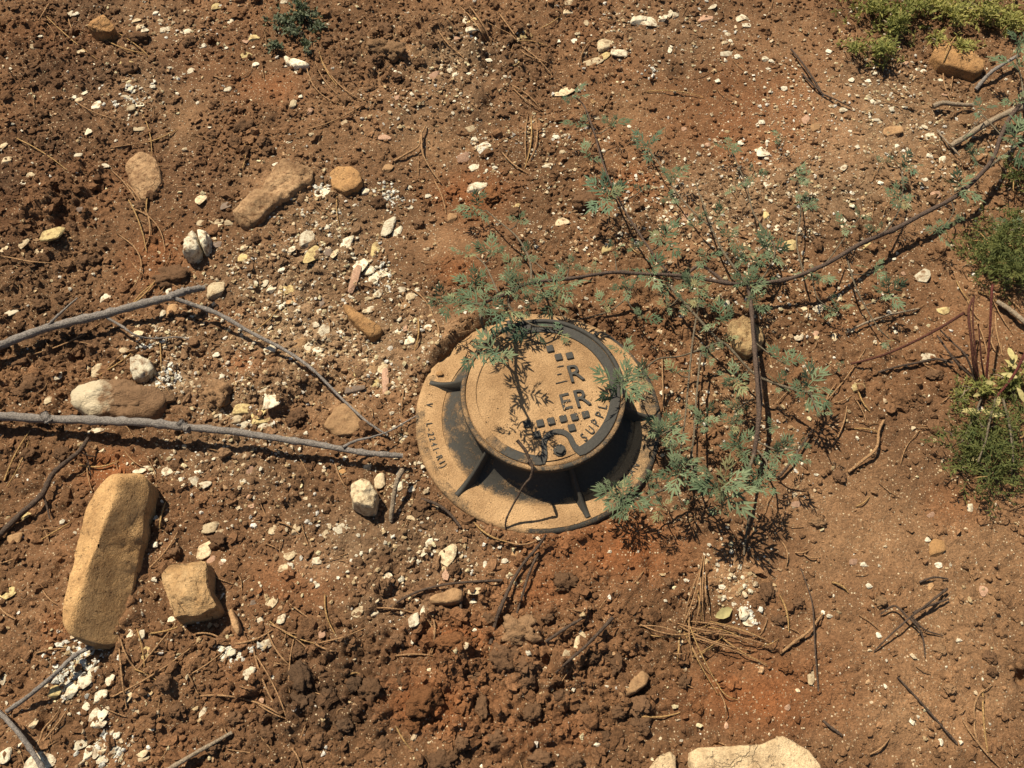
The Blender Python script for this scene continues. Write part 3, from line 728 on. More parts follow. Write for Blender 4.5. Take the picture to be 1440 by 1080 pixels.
# ------------------------------------------------------------------ rocks with their own outline
OUTL = []
def outline_rock(name, pts, h, mat, label, n=3.0, seed=1, amp=.004, sink=.02, planes=(), lift=.35, sm=True, cat='rock', nt=72, grp=None, up=0.0):
    OUTL.extend((a, b, 9, 9, .5) for a, b in pts)
    gp = [PT(a, b, up) for a, b in pts]
    zs = sum(q.z for q in gp) / len(gp) - up
    gp = [P(a, b, zs + up + h * lift) for a, b in pts]
    c = Vector((sum(q.x for q in gp) / len(gp), sum(q.y for q in gp) / len(gp), 0))
    # area centroid
    A = cx = cy = 0
    for q, s in zip(gp, gp[1:] + gp[:1]):
        k = q.x * s.y - s.x * q.y; A += k; cx += (q.x + s.x) * k; cy += (q.y + s.y) * k
    c = Vector((cx / (3 * A), cy / (3 * A), 0))
    Rad = []
    for i in range(nt):
        a = 2 * math.pi * i / nt; dx, dy = math.cos(a), math.sin(a); best = .002
        for q, s in zip(gp, gp[1:] + gp[:1]):
            ex, ey = s.x - q.x, s.y - q.y; den = dx * ey - dy * ex
            if abs(den) < 1e-12: continue
            t = ((q.x - c.x) * ey - (q.y - c.y) * ex) / den; u = ((q.x - c.x) * dy - (q.y - c.y) * dx) / den
            if t > 0 and -1e-6 <= u <= 1 + 1e-6: best = max(best, t)
        Rad.append(best)
    Rad = np.array(Rad)
    if not name.endswith('flagstone'): Rad = (np.roll(Rad, 1) + 2 * Rad + np.roll(Rad, -1)) / 4
    v = []
    ts = [.02] + list(np.linspace(.10, .80, 10)) + [.87, .92, .96, .985, 1.0]
    rows = [(t, h * (1 - t ** n) ** (1 / n)) for t in ts] + [(1.0, -sink * .5), (.97, -sink)]
    for ri, (t, z) in enumerate(rows):
        for i in range(nt):
            a = 2 * math.pi * i / nt; r = Rad[i] * t
            x, y = r * math.cos(a), r * math.sin(a)
            zz = z
            for (nx, ny, cc) in planes: zz = min(zz, cc + nx * x + ny * y)
            q = Vector((x * 28 + seed * 3.1, y * 28, zz * 28))
            d = mnoise.fractal(q, 1.0, 2.0, 4) * amp
            q2 = Vector((x * 110 + seed, y * 110, zz * 110 + 5)); d += mnoise.noise(q2) * amp * .22
            dn = d
            v.append((x + (dn * .8 * math.cos(a) if t > .5 else 0), y + (dn * .8 * math.sin(a) if t > .5 else 0), zz + dn))
    me = fast_mesh(name, v, grid_faces(len(rows), nt, True), smooth=sm)
    o = link(name, me, M[mat], None, label, cat, grp)
    o.location = (c.x, c.y, zs)
    return o

outline_rock('pillar_rock', [(191.1, 667), (211.0, 672), (213.5, 692), (204.1, 715), (196.3, 760), (185.3, 800), (173.0, 850), (160.9, 898), (145.3, 909), (120.1, 908), (103.8, 897), (99.7, 876), (106.7, 830), (117.7, 770), (126.4, 725), (135.9, 700), (155.2, 682)],
             .090, 'pillar', 'tall ochre pillar rock lying on the soil, the biggest rock here', n=8, seed=3, amp=.0028, lift=.40, sink=.03,
             planes=((.55, -.06, .084), (-1.5, .20, .080), (-.10, -1.4, .24), (.1, -.9, .20)), nt=110)
outline_rock('buff_rock', [(232, 803), (250, 793), (287, 785), (296, 800), (297, 828), (304, 848), (317, 855), (290, 868), (248, 873), (240, 850), (234, 830)],
             .060, 'buff', 'blocky buff rock with an orange lower face and chipped top', n=7, seed=8, amp=.0050, lift=.45, sink=.03, planes=((.35, -.25, .055), (-.45, -.1, .062), (-.1, .55, .070), (.1, -1.3, .085), (1.0, .4, .072)), sm=False)
outline_rock('oval_flat_stone', [(180, 226), (198, 216), (218, 222), (226, 240), (228, 258), (216, 276), (204, 284), (192, 276), (182, 258), (177, 240)], .011, 'dusty', 'pitted oval flat stone with dusty tan top', n=6, seed=12, amp=.003)
outline_rock('half_buried_boulder', [(325, 300), (340, 278), (372, 250), (400, 224), (425, 228), (440, 240), (436, 258), (415, 272), (390, 288), (352, 318), (332, 312)], .022, 'dusty', 'half buried tan boulder with soil over its upper end', n=2.5, seed=14, amp=.010, planes=((-.1, .1, .020),))
outline_rock('round_flat_stone', [(463, 245), (475, 236), (495, 236), (508, 246), (510, 258), (500, 268), (484, 273), (468, 266)], .014, 'slab', 'round orange flat stone lying loose on the soil', n=6, seed=15, amp=.002)
outline_rock('orange_slab', [(480, 432), (487, 427), (500, 437), (538, 464), (538, 471), (524, 479), (516, 474), (493, 452)], .020, 'slab', 'leaning orange slab of stone, long and narrow', n=5, seed=16, amp=.0025)
outline_rock('split_white_rock', [(262, 350), (266, 334), (276, 328), (283, 340), (284, 362), (272, 368), (262, 366)], .040, 'w', 'split white rock, its taller half', n=4, seed=17, amp=.006, sm=False)
outline_rock('split_white_rock', [(279, 330), (290, 326), (296, 336), (296, 350), (290, 358), (284, 350)], .032, 'w', 'split white rock, its smaller half against the taller one', n=4, seed=18, amp=.006, sm=False)
outline_rock('white_ended_rock', [(100, 557), (108, 544), (130, 537), (175, 538), (215, 545), (235, 560), (238, 578), (220, 588), (170, 590), (125, 586), (104, 574)], .034, 'capped', 'pale rock under the long stick, its end bare and the rest soil covered', n=3, seed=19, amp=.008)
outline_rock('pale_flat_rock', [(186, 505), (196, 500), (214, 512), (220, 522), (205, 532), (190, 538), (184, 528)], .022, 'w', 'flat white rock beside the pale crumbled patch above the long stick', n=5, seed=20, amp=.005, sm=False)
outline_rock('bottom_flagstone', [(967, 1062), (975, 1053), (1030, 1050), (1064, 1049), (1088, 1038), (1101, 1034), (1112, 1042), (1135, 1055), (1152, 1078), (1160, 1112), (1120, 1130), (1020, 1128), (975, 1096)], .022, 'flag', 'pale flagstone at the bottom edge, large with a smooth top', n=9, seed=21, amp=.0025)
outline_rock('bottom_tan_stone', [(912, 1082), (926, 1064), (942, 1057), (950, 1064), (950, 1095), (925, 1105)], .020, 'flag', 'tan stone cut by the bottom edge, beside the pale flagstone', n=6, seed=22, amp=.003)
outline_rock('corner_flagstone', [(1308, 86), (1313, 66), (1322, 62), (1355, 74), (1384, 92), (1379, 105), (1370, 110), (1340, 101), (1318, 95)], .026, 'slab', 'orange flagstone in the top corner under yellow green weeds', n=8, seed=23, amp=.003)
outline_rock('yellow_stone', [(1024, 455), (1040, 448), (1062, 452), (1076, 470), (1070, 492), (1050, 505), (1034, 492), (1026, 474)], .024, 'dull', 'yellow stone behind the woody stem, among wormwood leaves', n=4, seed=24, amp=.009)
outline_rock('triangular_rock', [(127, 46), (130, 24), (140, 24), (156, 34), (165, 46), (158, 52), (135, 52)], .045, 'slab', 'triangular ochre rock with a pale top', n=6, seed=25, amp=.005, planes=((.5, -.4, .040), (-.3, .3, .045)), sm=False)
outline_rock('faceted_rock', [(494, 698), (498, 684), (512, 678), (524, 684), (532, 700), (529, 720), (510, 719), (496, 712)], .045, 'c', 'faceted white rock below the stick, shaded on one side', n=5, seed=26, amp=.006, planes=((-.3, .2, .046), (.8, .2, .050)), sm=False)
outline_rock('buried_tan_stone', [(600, 842), (612, 836), (640, 828), (650, 834), (648, 846), (630, 852), (608, 850)], .016, 't', 'tan stone showing through the red soil', n=5, seed=27, amp=.004)
outline_rock('buried_slanting_stone', [(868, 976), (885, 962), (902, 942), (914, 952), (908, 964), (888, 978), (874, 984)], .014, 't', 'slanting tan stone half sunk in the brown clods', n=5, seed=28, amp=.004)
outline_rock('tall_tan_flake', [(322, 862), (327, 856), (334, 868), (340, 888), (336, 896), (330, 888)], .018, 't', 'upright tan flake casting a small shadow near the buff rock', n=4, seed=29, amp=.003)
outline_rock('bone_like_splinter', [(398, 78), (404, 83), (418, 84), (436, 92), (434, 96), (414, 96), (403, 90)], .014, 'w', 'white bone-like splinter under the dull green sprout', n=4, seed=30, amp=.004)
outline_rock('pale_tan_slab', [(455, 600), (470, 575), (490, 566), (510, 580), (512, 598), (498, 612), (470, 614)], .012, 't', 'flat tan slab dusted with soil beside the stick tip', n=6, seed=31, amp=.004)

# ------------------------------------------------------------------ soil clods one can pick up
def clod_mesh(seed, sub=4):
    bm = bmesh.new(); bmesh.ops.create_icosphere(bm, subdivisions=sub, radius=.5)
    off = Vector((seed * 7.3, seed * 3.1, seed * 1.7))
    for vt in bm.verts:
        q = vt.co.normalized()
        k = 1 + .50 * mnoise.fractal(q * 1.7 + off, 1.0, 2.0, 4) + .22 * mnoise.noise(q * 5 + off) + .14 * mnoise.noise(q * 11 + off) + .07 * mnoise.noise(q * 22 + off)
        vt.co = q * .5 * k
    me = bpy.data.meshes.new('soil_clod'); bm.to_mesh(me); bm.free()
    co = np.zeros(len(me.vertices) * 3); me.vertices.foreach_get('co', co); co = co.reshape(-1, 3)
    lo, hi = co.min(0), co.max(0); co = (co - (lo + hi) / 2) / (hi - lo)
    me.vertices.foreach_set('co', co.ravel()); me.polygons.foreach_set('use_smooth', np.ones(len(me.polygons), bool)); me.update()
    return me
CLODS = """197,56,28,18;267,60,20,16;181,99,28,22;342,181,30,24;378,215,20,16;538,44,30,20;554,75,34,28;532,70,34,22;527,86,20,16;510,53,22,18;371,200,18,15;532,286,26,18;693,278,26,22;604,64,22,16
242,390,50,30;42,545,50,34;103,320,18,16;133,367,20,18;361,337,15,13;306,556,42,36;306,762,30,22;244,776,22,18;416,587,30,24;593,709,24,22;541,792,24,18;424,958,38,46;427,986,34,28;521,972,32,32;499,963,22,20
463,974,20,26;638,905,50,24;596,986,52,36;652,991,26,40;677,994,18,30;735,891,58,44;710,927,44,34;743,952,40,38;671,949,30,20;624,1069,42,30;485,1019,26,17;565,952,14,24;377,1030,20,18;749,1000,24,26;638,802,18,16;602,830,40,22
795,819,32,24;898,994,36,26;900,1019,30,26;867,935,18,28;853,924,18,18;831,922,26,20;981,997,16,14;1095,872,22,14;1078,833,22,24;1103,938,20,17;759,1069,34,24;809,1072,24,20;748,1002,26,22;737,936,30,24;962,958,16,20;940,820,14,12
1336,969,18,14;1320,916,18,17;1237,847,18,15;1123,849,18,15;1180,671,18,18;1313,527,26,15;1150,735,26,14;1390,925,20,16;1395,945,16,12;820,285,36,30;690,270,18,20;725,300,16,16;640,395,24,18;675,430,26,18;860,245,16,14;588,317,18,14
300,570,16,14;60,590,24,18;90,640,26,20;40,640,22,18;120,370,24,18;60,430,24,18;90,420,20,16;30,510,26,18;140,480,18,14;330,200,20,18;300,190,18,15;200,290,18,14;560,110,18,14;490,80,24,16;460,60,18,14;590,90,18,14
420,915,22,18;450,1040,24,20;540,1045,26,20;580,1020,24,18;700,1040,28,22;650,1045,20,18;820,1000,24,20;850,1040,26,20;790,980,22,18;870,1000,22,18;690,870,22,16;770,870,18,14;560,900,20,16;520,925,18,16;250,1000,24,18;330,1010,22,18;300,1050,24,18;230,960,26,20"""
CL = [tuple(float(q) for q in e.split(',')) for e in CLODS.replace('\n', ';').split(';')]
cm = [clod_mesh(s) for s in range(7)]
pos = [PT(c[0], c[1]) for c in CL]
ccol = soil_colour(np.array([p.x for p in pos]), np.array([p.y for p in pos]))
def m_clod(name, c):
    t = NT(name, .97, .12); v = t.n('ShaderNodeNewGeometry').outputs['Position']
    oi = t.n('ShaderNodeObjectInfo').outputs['Random']
    cc = t.mix(t.noise(50, 5, .7, v), [x * 1.12 for x in c], [x * .68 for x in c])
    cc = t.mix(1.0, cc, t.ramp(t.noise(300, 4, .75, v), [(.2, grey(.5)), (.75, grey(1.3))]), 'MULTIPLY')
    cc = t.mix(1.0, cc, t.ramp(oi, [(0, grey(.8)), (1, grey(1.25))]), 'MULTIPLY')
    t.col(cc)
    t.bump(t.math('ADD', t.math('MULTIPLY', t.noise(420, 3, .7, v), .6), t.noise(150, 4, .7, v)), .9, .0045)
    return t.m
M['clod_brown'] = m_clod('brown_clod', (.155, .084, .042)); M['clod_red'] = m_clod('red_clod', (.205, .090, .036)); M['clod_tan'] = m_clod('tan_clod', (.25, .145, .072)); M['clod_dark'] = m_clod('dark_clod', (.098, .057, .031))
CM = {}
ck = []
for c in ccol:
    r_, g_, b_ = c
    ck.append('red' if r_ / g_ > 2.25 else 'tan' if r_ > .20 else 'dark' if r_ < .112 else 'brown')
cl_lab = locate([(c[0], c[1], {'red': 'reddish', 'tan': 'tan', 'dark': 'dark', 'brown': 'brown'}[k] + (' large' if max(c[2:]) > 28 else '') + ' soil clod') for c, k in zip(CL, ck)])
for i, ((px, py, w, h), p, k) in enumerate(zip(CL, pos, ck)):
    if in_cover(px, py): continue
    key = (i % 7, k)
    if key not in CM:
        me = cm[i % 7].copy(); me.materials.append(M['clod_' + k]); CM[key] = me
    m = MPP(px, py); rnd = random.Random(i + 900)
    o = link('soil_clod', CM[key], None, None, cl_lab[i] if i != CL.index((735, 891, 58, 44)) else 'big grey brown clod, the largest lump of soil below the cover', 'soil clod', 'lumps of dry soil')
    ww, hh = w * m * 1.1, h * m / .86 * 1.1
    th = min(ww, hh) * rnd.uniform(.6, .85)
    o.location = (p.x, p.y, p.z + th * .12); o.scale = (ww, hh, th); o.rotation_euler = (rnd.uniform(-.2, .2), rnd.uniform(-.2, .2), rnd.choice((0, math.pi)) + rnd.uniform(-.3, .3))

# ------------------------------------------------------------------ uncountable grit, gravel and crumbs
def ico(sub):
    bm = bmesh.new(); bmesh.ops.create_icosphere(bm, subdivisions=sub, radius=.5)
    v = np.array([tuple(q.co) for q in bm.verts]); f = np.array([[q.index for q in fc.verts] for fc in bm.faces]); bm.free()
    return v, f

def scatter(name, n, dens, size, colf, mat, label, cat, templ, flat=(.45, .8), power=2.5, sink=.12, smooth=False, zf=None, seed=1, win=(-40, 1480, -30, 1110), cand=6):
    rng = np.random.default_rng(seed)
    # candidates spread evenly over the ground in view
    xs = rng.uniform(-1.28, 1.28, n * cand); ys = rng.uniform(-.66, 1.10, n * cand)
    # keep to what the picture could see
    yc = (ys - CAM.y) * CT + (0 - CAM.z) * ST; zc = -(ys - CAM.y) * ST + (0 - CAM.z) * CT
    px = 720 + FPX * xs / -zc; py = 540 - FPX * yc / -zc
    ok = (px > win[0]) & (px < win[1]) & (py > win[2]) & (py < win[3])
    xs, ys = xs[ok], ys[ok]
    w = dens(xs, ys)
    ok = rng.random(len(xs)) < w
    xs, ys = xs[ok][:n], ys[ok][:n]; N = len(xs); print(name, N)
    z = HV(xs, ys) if zf is None else zf(xs, ys)
    s = size[0] + (size[1] - size[0]) * rng.random(N) ** power
    tv, tf = templ
    nv = len(tv)
    k = 12
    vars_ = []
    for i in range(k):
        q = tv.copy() * (1 + .42 * (rng.random((nv, 1)) - .5) * 2) + (rng.random((nv, 3)) - .5) * .10
        vars_.append(q)
    vars_ = np.array(vars_)[rng.integers(0, k, N)]                      # N, nv, 3
    sc3 = np.stack([s * rng.uniform(.8, 1.25, N), s * rng.uniform(.65, 1.0, N), s * rng.uniform(flat[0], flat[1], N)], 1)
    vars_ = vars_ * sc3[:, None, :]
    a = rng.uniform(0, 2 * np.pi, N); b = rng.normal(0, .3, N)
    cb, sb = np.cos(b)[:, None], np.sin(b)[:, None]
    x, y, zz = vars_[..., 0], vars_[..., 1], vars_[..., 2]
    y, zz = y * cb - zz * sb, y * sb + zz * cb
    ca, sa = np.cos(a)[:, None], np.sin(a)[:, None]
    X = x * ca - y * sa + xs[:, None]; Y = x * sa + y * ca + ys[:, None]; Z = zz + (z + sc3[:, 2] * (.5 - sink * 2))[:, None]
    V = np.stack([X, Y, Z], -1).reshape(-1, 3)
    F = (tf[None] + (np.arange(N) * nv)[:, None, None]).reshape(-1, 3)
    c = colf(xs, ys, rng)
    me = fast_mesh(name, V, F, col=np.repeat(c, nv, 0), smooth=smooth)
    return link(name, me, mat, None, label, cat, None, 'stuff')

def away(x, y): return np.hypot(x - FC.x, y - FC.y) > FR + .003
def d_gravel(x, y):
    return (.05 + .50 * blobs(x, y, GRAVEL)) * (1 - .55 * np.clip(blobs(x, y, SMOOTH), 0, 1)) * (.35 + 1.3 * np.clip(fbm(x, y, .05, 401, 3) * 2.2 - .6, 0, 1)) * away(x, y)
def c_gravel(x, y, rng):
    pal = np.array([(.74, .65, .47), (.64, .50, .31), (.50, .36, .19), (.40, .25, .13), (.62, .52, .30), (.30, .18, .09), (.70, .64, .52)])
    c = pal[rng.choice(7, len(x), p=[.22, .22, .18, .15, .08, .08, .07])] * rng.uniform(.7, 1.1, (len(x), 1))
    s = soil_colour(x, y); k = rng.uniform(.0, .45, (len(x), 1)) ** 1.3
    return c * (1 - k) + s * k
scatter('gravel', 30000, d_gravel, (.0020, .0100), c_gravel, M['crumb'], 'pale limestone grit and gravel strewn over the soil', 'gravel', ico(1), power=3.2, seed=3)
def d_rub(x, y):
    return np.clip(blobs(x, y, [(113, 935, 26, 30, 1), (236, 532, 16, 16, 1), (146, 1052, 26, 18, .5), (333, 918, 18, 12, .7), (549, 274, 12, 9, .7), (525, 393, 18, 16, .5), (454, 272, 9, 9, .6), (916, 106, 9, 6, .6), (681, 207, 10, 8, .6), (1050, 868, 12, 14, .5), (205, 490, 14, 10, .5), (185, 145, 20, 14, .25)]), 0, 1)
def c_rub(x, y, rng): return np.array([[.72, .67, .54]]) * rng.uniform(.72, 1.05, (len(x), 1))
scatter('limestone_rubble', 2400, d_rub, (.003, .011), c_rub, M['crumb'], 'crumbled white limestone lying in small patches', 'rubble', ico(1), power=2, seed=5, cand=120)
def d_crumb(x, y):
    sm = np.clip(blobs(x, y, SMOOTH), 0, 1); rg = np.clip(.35 + blobs(x, y, ROUGH), 0, 1.2)
    return np.clip(rg * (1 - .96 * sm) * (.2 + 1.4 * np.clip(fbm(x, y, .07, 431, 3) * 2 - .5, 0, 1)), 0, 1) * away(x, y) * .8 + (.5 * np.clip(blobs(x, y, OUTL), 0, 1) + .07 + .45 * np.exp(-((np.hypot(x - FC.x, y - FC.y) - FR - .014) / .014) ** 2)) * away(x, y)
def c_crumb(x, y, rng): return soil_colour(x, y) * rng.uniform(.75, 1.30, (len(x), 1))
scatter('soil_crumbs', 34000, d_crumb, (.0025, .012), c_crumb, M['crumb'], 'fine crumbs of brown soil covering the ground', 'soil crumbs', ico(1), (.5, .95), power=2.6, smooth=False, seed=8)
scatter('soil_lumps', 1500, d_crumb, (.010, .026), c_crumb, M['crumb'], 'walnut sized lumps of brown soil between the larger clods', 'soil lumps', ico(2), (.45, .8), power=2.2, smooth=False, seed=9, sink=.22)
def z_cov(x, y):
    r = np.hypot(x - FC.x, y - FC.y); return np.where(r < LID_R, LT + .0002, FZ + .0006)
def d_cov(x, y):
    r = np.hypot(x - FC.x, y - FC.y); a = np.degrees(np.arctan2(y - FC.y, x - FC.x)) % 360
    lidk = (r < LID_R - .032) * (.35 + .65 * (x - FC.x > .01)) * np.clip(fbm(x, y, .05, 611, 2) * 2 - .3, .1, 1)
    return np.where(r < LID_R - .03, lidk, ((r > .174) & (r < FR - .008)) * .8)
def c_cov(x, y, rng): return np.array([[.52, .32, .15]]) * rng.uniform(.55, 1.25, (len(x), 1))
scatter('dust_grains', 1100, d_cov, (.0010, .0028), c_cov, M['crumb'], 'tan sand grains lying on the dusty meter cover', 'sand grains', ico(1), power=3, seed=11, zf=z_cov, win=(560, 960, 430, 770), cand=120)
o = link('pebble', chip('o', 3), None, None, 'small orange pebble lying on the flange of the round meter cover', 'stone'); q = P(618, 523, .03); o.location = (q.x, q.y, max(FZ, H(q.x, q.y)) + .004); o.scale = (.014, .011, .012)

# ------------------------------------------------------------------ sticks and twigs
def m_bark(name, c1, c2, rings=True):
    t = NT(name, .85, .2); v = t.n('ShaderNodeNewGeometry').outputs['Position']
    c = t.mix(t.noise(70, 5, .75, v), c1, c2)
    c = t.mix(1.0, c, t.ramp(t.noise(420, 3, .7, v), [(.3, grey(.45)), (.7, grey(1.35))]), 'MULTIPLY')
    t.col(c); t.bump(t.noise(260, 5, .75, v), 1.0, .005)
    return t.m
M['grey_bark'] = m_bark('grey_bark', (.40, .35, .29), (.13, .10, .078))
M['dark_bark'] = m_bark('dark_bark', (.150, .100, .066), (.060, .040, .028))
M['pale_bark'] = m_bark('pale_bark', (.42, .33, .22), (.26, .18, .11))
M['red_bark'] = m_bark('red_bark', (.15, .050, .030), (.08, .035, .022))
M['needle'] = m_bark('dry_needle', (.50, .30, .14), (.33, .17, .075))
M['straw'] = m_bark('straw', (.52, .33, .13), (.40, .22, .08))

def path3(pts, base=0.0):
    """px, py, height above the soil -> points"""
    o = []
    for q in pts:
        o.append(PT(q[0], q[1], base + (q[2] if len(q) > 2 else 0.0)))
    return o

def stick(name, pieces, mat, label, cat='twig', group=None, absz=False):
    """pieces: list of (part name, points, radius start, radius end); the first is the stick itself"""
    root = link(name, None, None, None, label, cat, group)
    base = PT(*pieces[0][1][0][:2]); root.location = base
    for i, (pn, pts, ra, rb) in enumerate(pieces):
        pp = [p - base for p in ([P(*q) for q in pts] if absz else path3(pts))]
        n = len(pp); rad = [ra + (rb - ra) * k / (n - 1) for k in range(n)]
        mb = MB(); tube(mb, pp, rad, 9 if ra > .003 else 6, 7, .16, .22 if ra > .003 else .15, i + 3)
        link(pn, mb.mesh(pn), M[mat], root)
    return root

stick('upper_branch', [('stem', [(-40, 500, .03), (0, 486, .03), (60, 463, .032), (120, 448, .034), (180, 433, .036), (225, 421, .040), (245, 417, .040)], .0082, .0066),
                       ('broken_stub', [(240, 417, .040), (256, 411, .040), (272, 407, .036), (288, 405, .030)], .0080, .0052),
                       ('side_twig', [(246, 420, .040), (270, 428, .038), (310, 443, .034), (350, 466, .028), (400, 492, .022), (440, 520, .018), (480, 560, .014), (515, 592, .010), (545, 612, .006)], .0044, .0018),
                       ('side_twig', [(64, 462, .032), (78, 447, .03), (92, 434, .026), (109, 419, .022)], .0030, .0014),
                       ('side_twig', [(146, 444, .03), (170, 458, .022), (190, 471, .016), (215, 476, .012), (250, 474, .008), (276, 480, .004)], .0026, .0010)],
      'grey_bark', 'upper grey branch with a broken end and a long thin side twig', 'branch')
stick('long_stick', [('stem', [(-40, 583, .030), (0, 585, .032), (62, 589, .036), (130, 591, .040), (200, 594, .042), (256, 600, .042), (320, 606, .040), (380, 615, .036), (440, 624, .034), (500, 635, .032), (540, 639, .030), (566, 641, .028)], .0084, .0044),
                     ('knot', [(252, 592, .048), (258, 599, .046), (266, 604, .042)], .0068, .0060),
                     ('knot', [(62, 582, .044), (66, 588, .042), (70, 594, .036)], .0074, .0066),
                     ('side_twig', [(482, 629, .040), (500, 620, .036), (525, 614, .030), (548, 606, .022), (585, 585, .010)], .0028, .0012)],
      'grey_bark', 'long grey stick reaching from the side almost to the meter cover', 'stick')
stick('corner_twig', [('stem', [(-20, 770, .012), (0, 752, .012), (30, 722, .016), (58, 697, .018), (72, 670, .020), (90, 652, .022), (112, 634, .022), (124, 616, .022)], .0056, .0032),
                      ('side_twig', [(60, 694, .016), (66, 712, .010), (70, 730, .004)], .0026, .0012), ('side_twig', [(112, 634, .022), (122, 640, .018), (134, 642, .010)], .0020, .0010), ('side_twig', [(116, 628, .022), (122, 642, .014), (128, 668, .004)], .0016, .0008)],
      'dark_bark', 'crooked grey twig beside the tall ochre pillar rock')
stick('low_twig', [('stem', [(10, 1000, .012), (40, 979, .018), (75, 950, .024), (105, 922, .022), (132, 908, .014)], .0036, .0030)], 'grey_bark', 'straight thin twig lying across the white rubble under the pillar rock')
stick('edge_branch', [('stem', [(-30, 980, .03), (0, 1003, .03), (22, 1026, .03), (42, 1052, .028), (66, 1090, .024)], .0038, .0034)], 'grey_bark', 'smooth dark grey branch crossing the bottom left corner', 'branch')
stick('dark_twig', [('stem', [(768, 752, .02), (757, 768, .016), (738, 790, .012), (722, 815, .010), (706, 850, .010), (696, 878, .008), (690, 906, .004)], .0020, .0032)], 'dark_bark', 'dark twig running down from the meter cover, the longer of a pair')
stick('dark_twig', [('stem', [(757, 778, .012), (744, 806, .010), (735, 835, .008), (725, 868, .004)], .0021, .0018)], 'dark_bark', 'dark twig below the meter cover, the shorter of a pair')
stick('leaning_twig', [('stem', [(712, 748, .012), (711, 735, .030), (717, 719, .048), (736, 684, .090), (746, 672, .102), (749, 660, .116), (745, 648, .120), (739, 634, .128), (727, 619, .136)], .0012, .0030)], 'dark_bark', 'thin dark twig leaning against the rim of the meter cover', absz=True)
stick('dark_twig', [('stem', [(782, 946, .004), (800, 929, .012), (820, 912, .018), (842, 890, .020), (862, 868, .018)], .0016, .0030)], 'dark_bark', 'dark twig with a frayed tip beside a pale stone chip')
stick('thin_twig', [('stem', [(768, 902, .006), (790, 887, .010), (818, 870, .010)], .0026, .0020)], 'dark_bark', 'short brown twig touching the big grey clod')
stick('thin_twig', [('stem', [(545, 856, .006), (570, 840, .014), (600, 828, .016), (640, 820, .012), (706, 816, .004)], .0016, .0022)], 'dark_bark', 'brown twig lying over the tan stone in red soil')
stick('thin_twig', [('stem', [(649, 828, .012), (648, 850, .010), (647, 880, .006)], .0026, .0014)], 'dark_bark', 'short dark twig standing out from the tan stone in red soil')
stick('pale_twig', [('stem', [(566, 661, .030), (560, 672, .034), (555, 690, .026), (551, 718, .010), (550, 733, .002)], .0046, .0034)], 'pale_bark', 'pale bent peg of wood stuck in soil under the stick tip')
stick('thin_twig', [('stem', [(592, 702, .010), (612, 708, .014), (632, 722, .012), (648, 742, .006)], .0028, .0022)], 'dark_bark', 'short dark root at the edge of the meter cover')
stick('thin_twig', [('stem', [(1112, 69, .010), (1128, 88, .014), (1143, 110, .014), (1156, 132, .006)], .0020, .0024), ('side_twig', [(1156, 132, .006), (1175, 140, .010), (1198, 151, .006)], .0020, .0012), ('side_twig', [(1128, 104, .006), (1142, 118, .010), (1155, 130, .008)], .0024, .0016)], 'dark_bark', 'dark forked twig on bare soil left of the yellow green weeds')
stick('long_thin_twig', [('stem', [(1262, 952, .004), (1288, 980, .006), (1320, 1016, .006), (1346, 1046, .004)], .0013, .0018)], 'dark_bark', 'straight dark twig on bare soil near the bottom right corner')
stick('forked_twig', [('stem', [(1229, 916, .004), (1250, 895, .012), (1279, 869, .018), (1300, 853, .018), (1332, 828, .010)], .0010, .0020), ('side_twig', [(1284, 862, .018), (1306, 852, .016), (1334, 842, .006)], .0022, .0014), ('side_twig', [(1281, 866, .018), (1300, 885, .010), (1326, 894, .004)], .0018, .0010), ('side_twig', [(1279, 869, .018), (1296, 890, .012), (1301, 924, .003)], .0018, .0010), ('side_twig', [(1276, 868, .018), (1258, 852, .014), (1238, 864, .004)], .0018, .0010)],
      'dark_bark', 'branching dark twig lying on the trodden soil below the lone orange pebble')
stick('thin_twig', [('stem', [(1293, 819, .004), (1312, 812, .008), (1333, 814, .004)], .0018, .0014)], 'dark_bark', 'short bowed twig above the branching dark twig')
stick('thin_twig', [('stem', [(1157, 1013, .004), (1170, 1024, .006), (1184, 1034, .004)], .0022, .0018)], 'dark_bark', 'short dark twig right of the pale flagstone')
stick('thin_twig', [('stem', [(1126, 799, .004), (1136, 826, .008), (1143, 855, .010), (1146, 910, .010), (1151, 972, .004)], .0010, .0013)], 'dark_bark', 'long thin upright dark twig right of the pine needle heap')
stick('straw_twig', [('stem', [(1097, 919, .003), (1118, 902, .008), (1137, 888, .012), (1157, 863, .006)], .0024, .0018)], 'needle', 'brown straw bent over the thin upright dark twig')
stick('thin_twig', [('stem', [(1093, 673, .006), (1112, 650, .014), (1143, 604, .010)], .0024, .0014)], 'dark_bark', 'short brown stick under the right end of the wormwood leaves')
stick('curved_twig', [('stem', [(1193, 664, .004), (1210, 650, .010), (1232, 631, .014), (1236, 606, .014), (1243, 591, .006)], .0026, .0024)], 'needle', 'curved brown twig alone on the bare soil')
stick('pale_stick', [('stem', [(1336, 206, .012), (1362, 190, .022), (1400, 167, .030), (1440, 150, .034), (1480, 138, .03)], .0060, .0072)], 'pale_bark', 'thick pale stick under the wormwood at the right edge', 'stick')
stick('bark_strip', [('stem', [(1312, 150, .010), (1325, 145, .016), (1345, 147, .018), (1368, 148, .012)], .0060, .0040)], 'pale_bark', 'short pale strip of bark over a dark hollow', 'bark')
stick('grey_twig', [('stem', [(1372, 126, .006), (1390, 105, .016), (1408, 92, .022), (1432, 78, .024)], .0048, .0034)], 'grey_bark', 'grey twig beside the corner of the orange flagstone')
stick('pale_stick', [('stem', [(1402, 424, .012), (1418, 434, .016), (1440, 452, .018), (1470, 480, .016)], .0042, .0046)], 'pale_bark', 'pale stick behind the red stemmed weed')
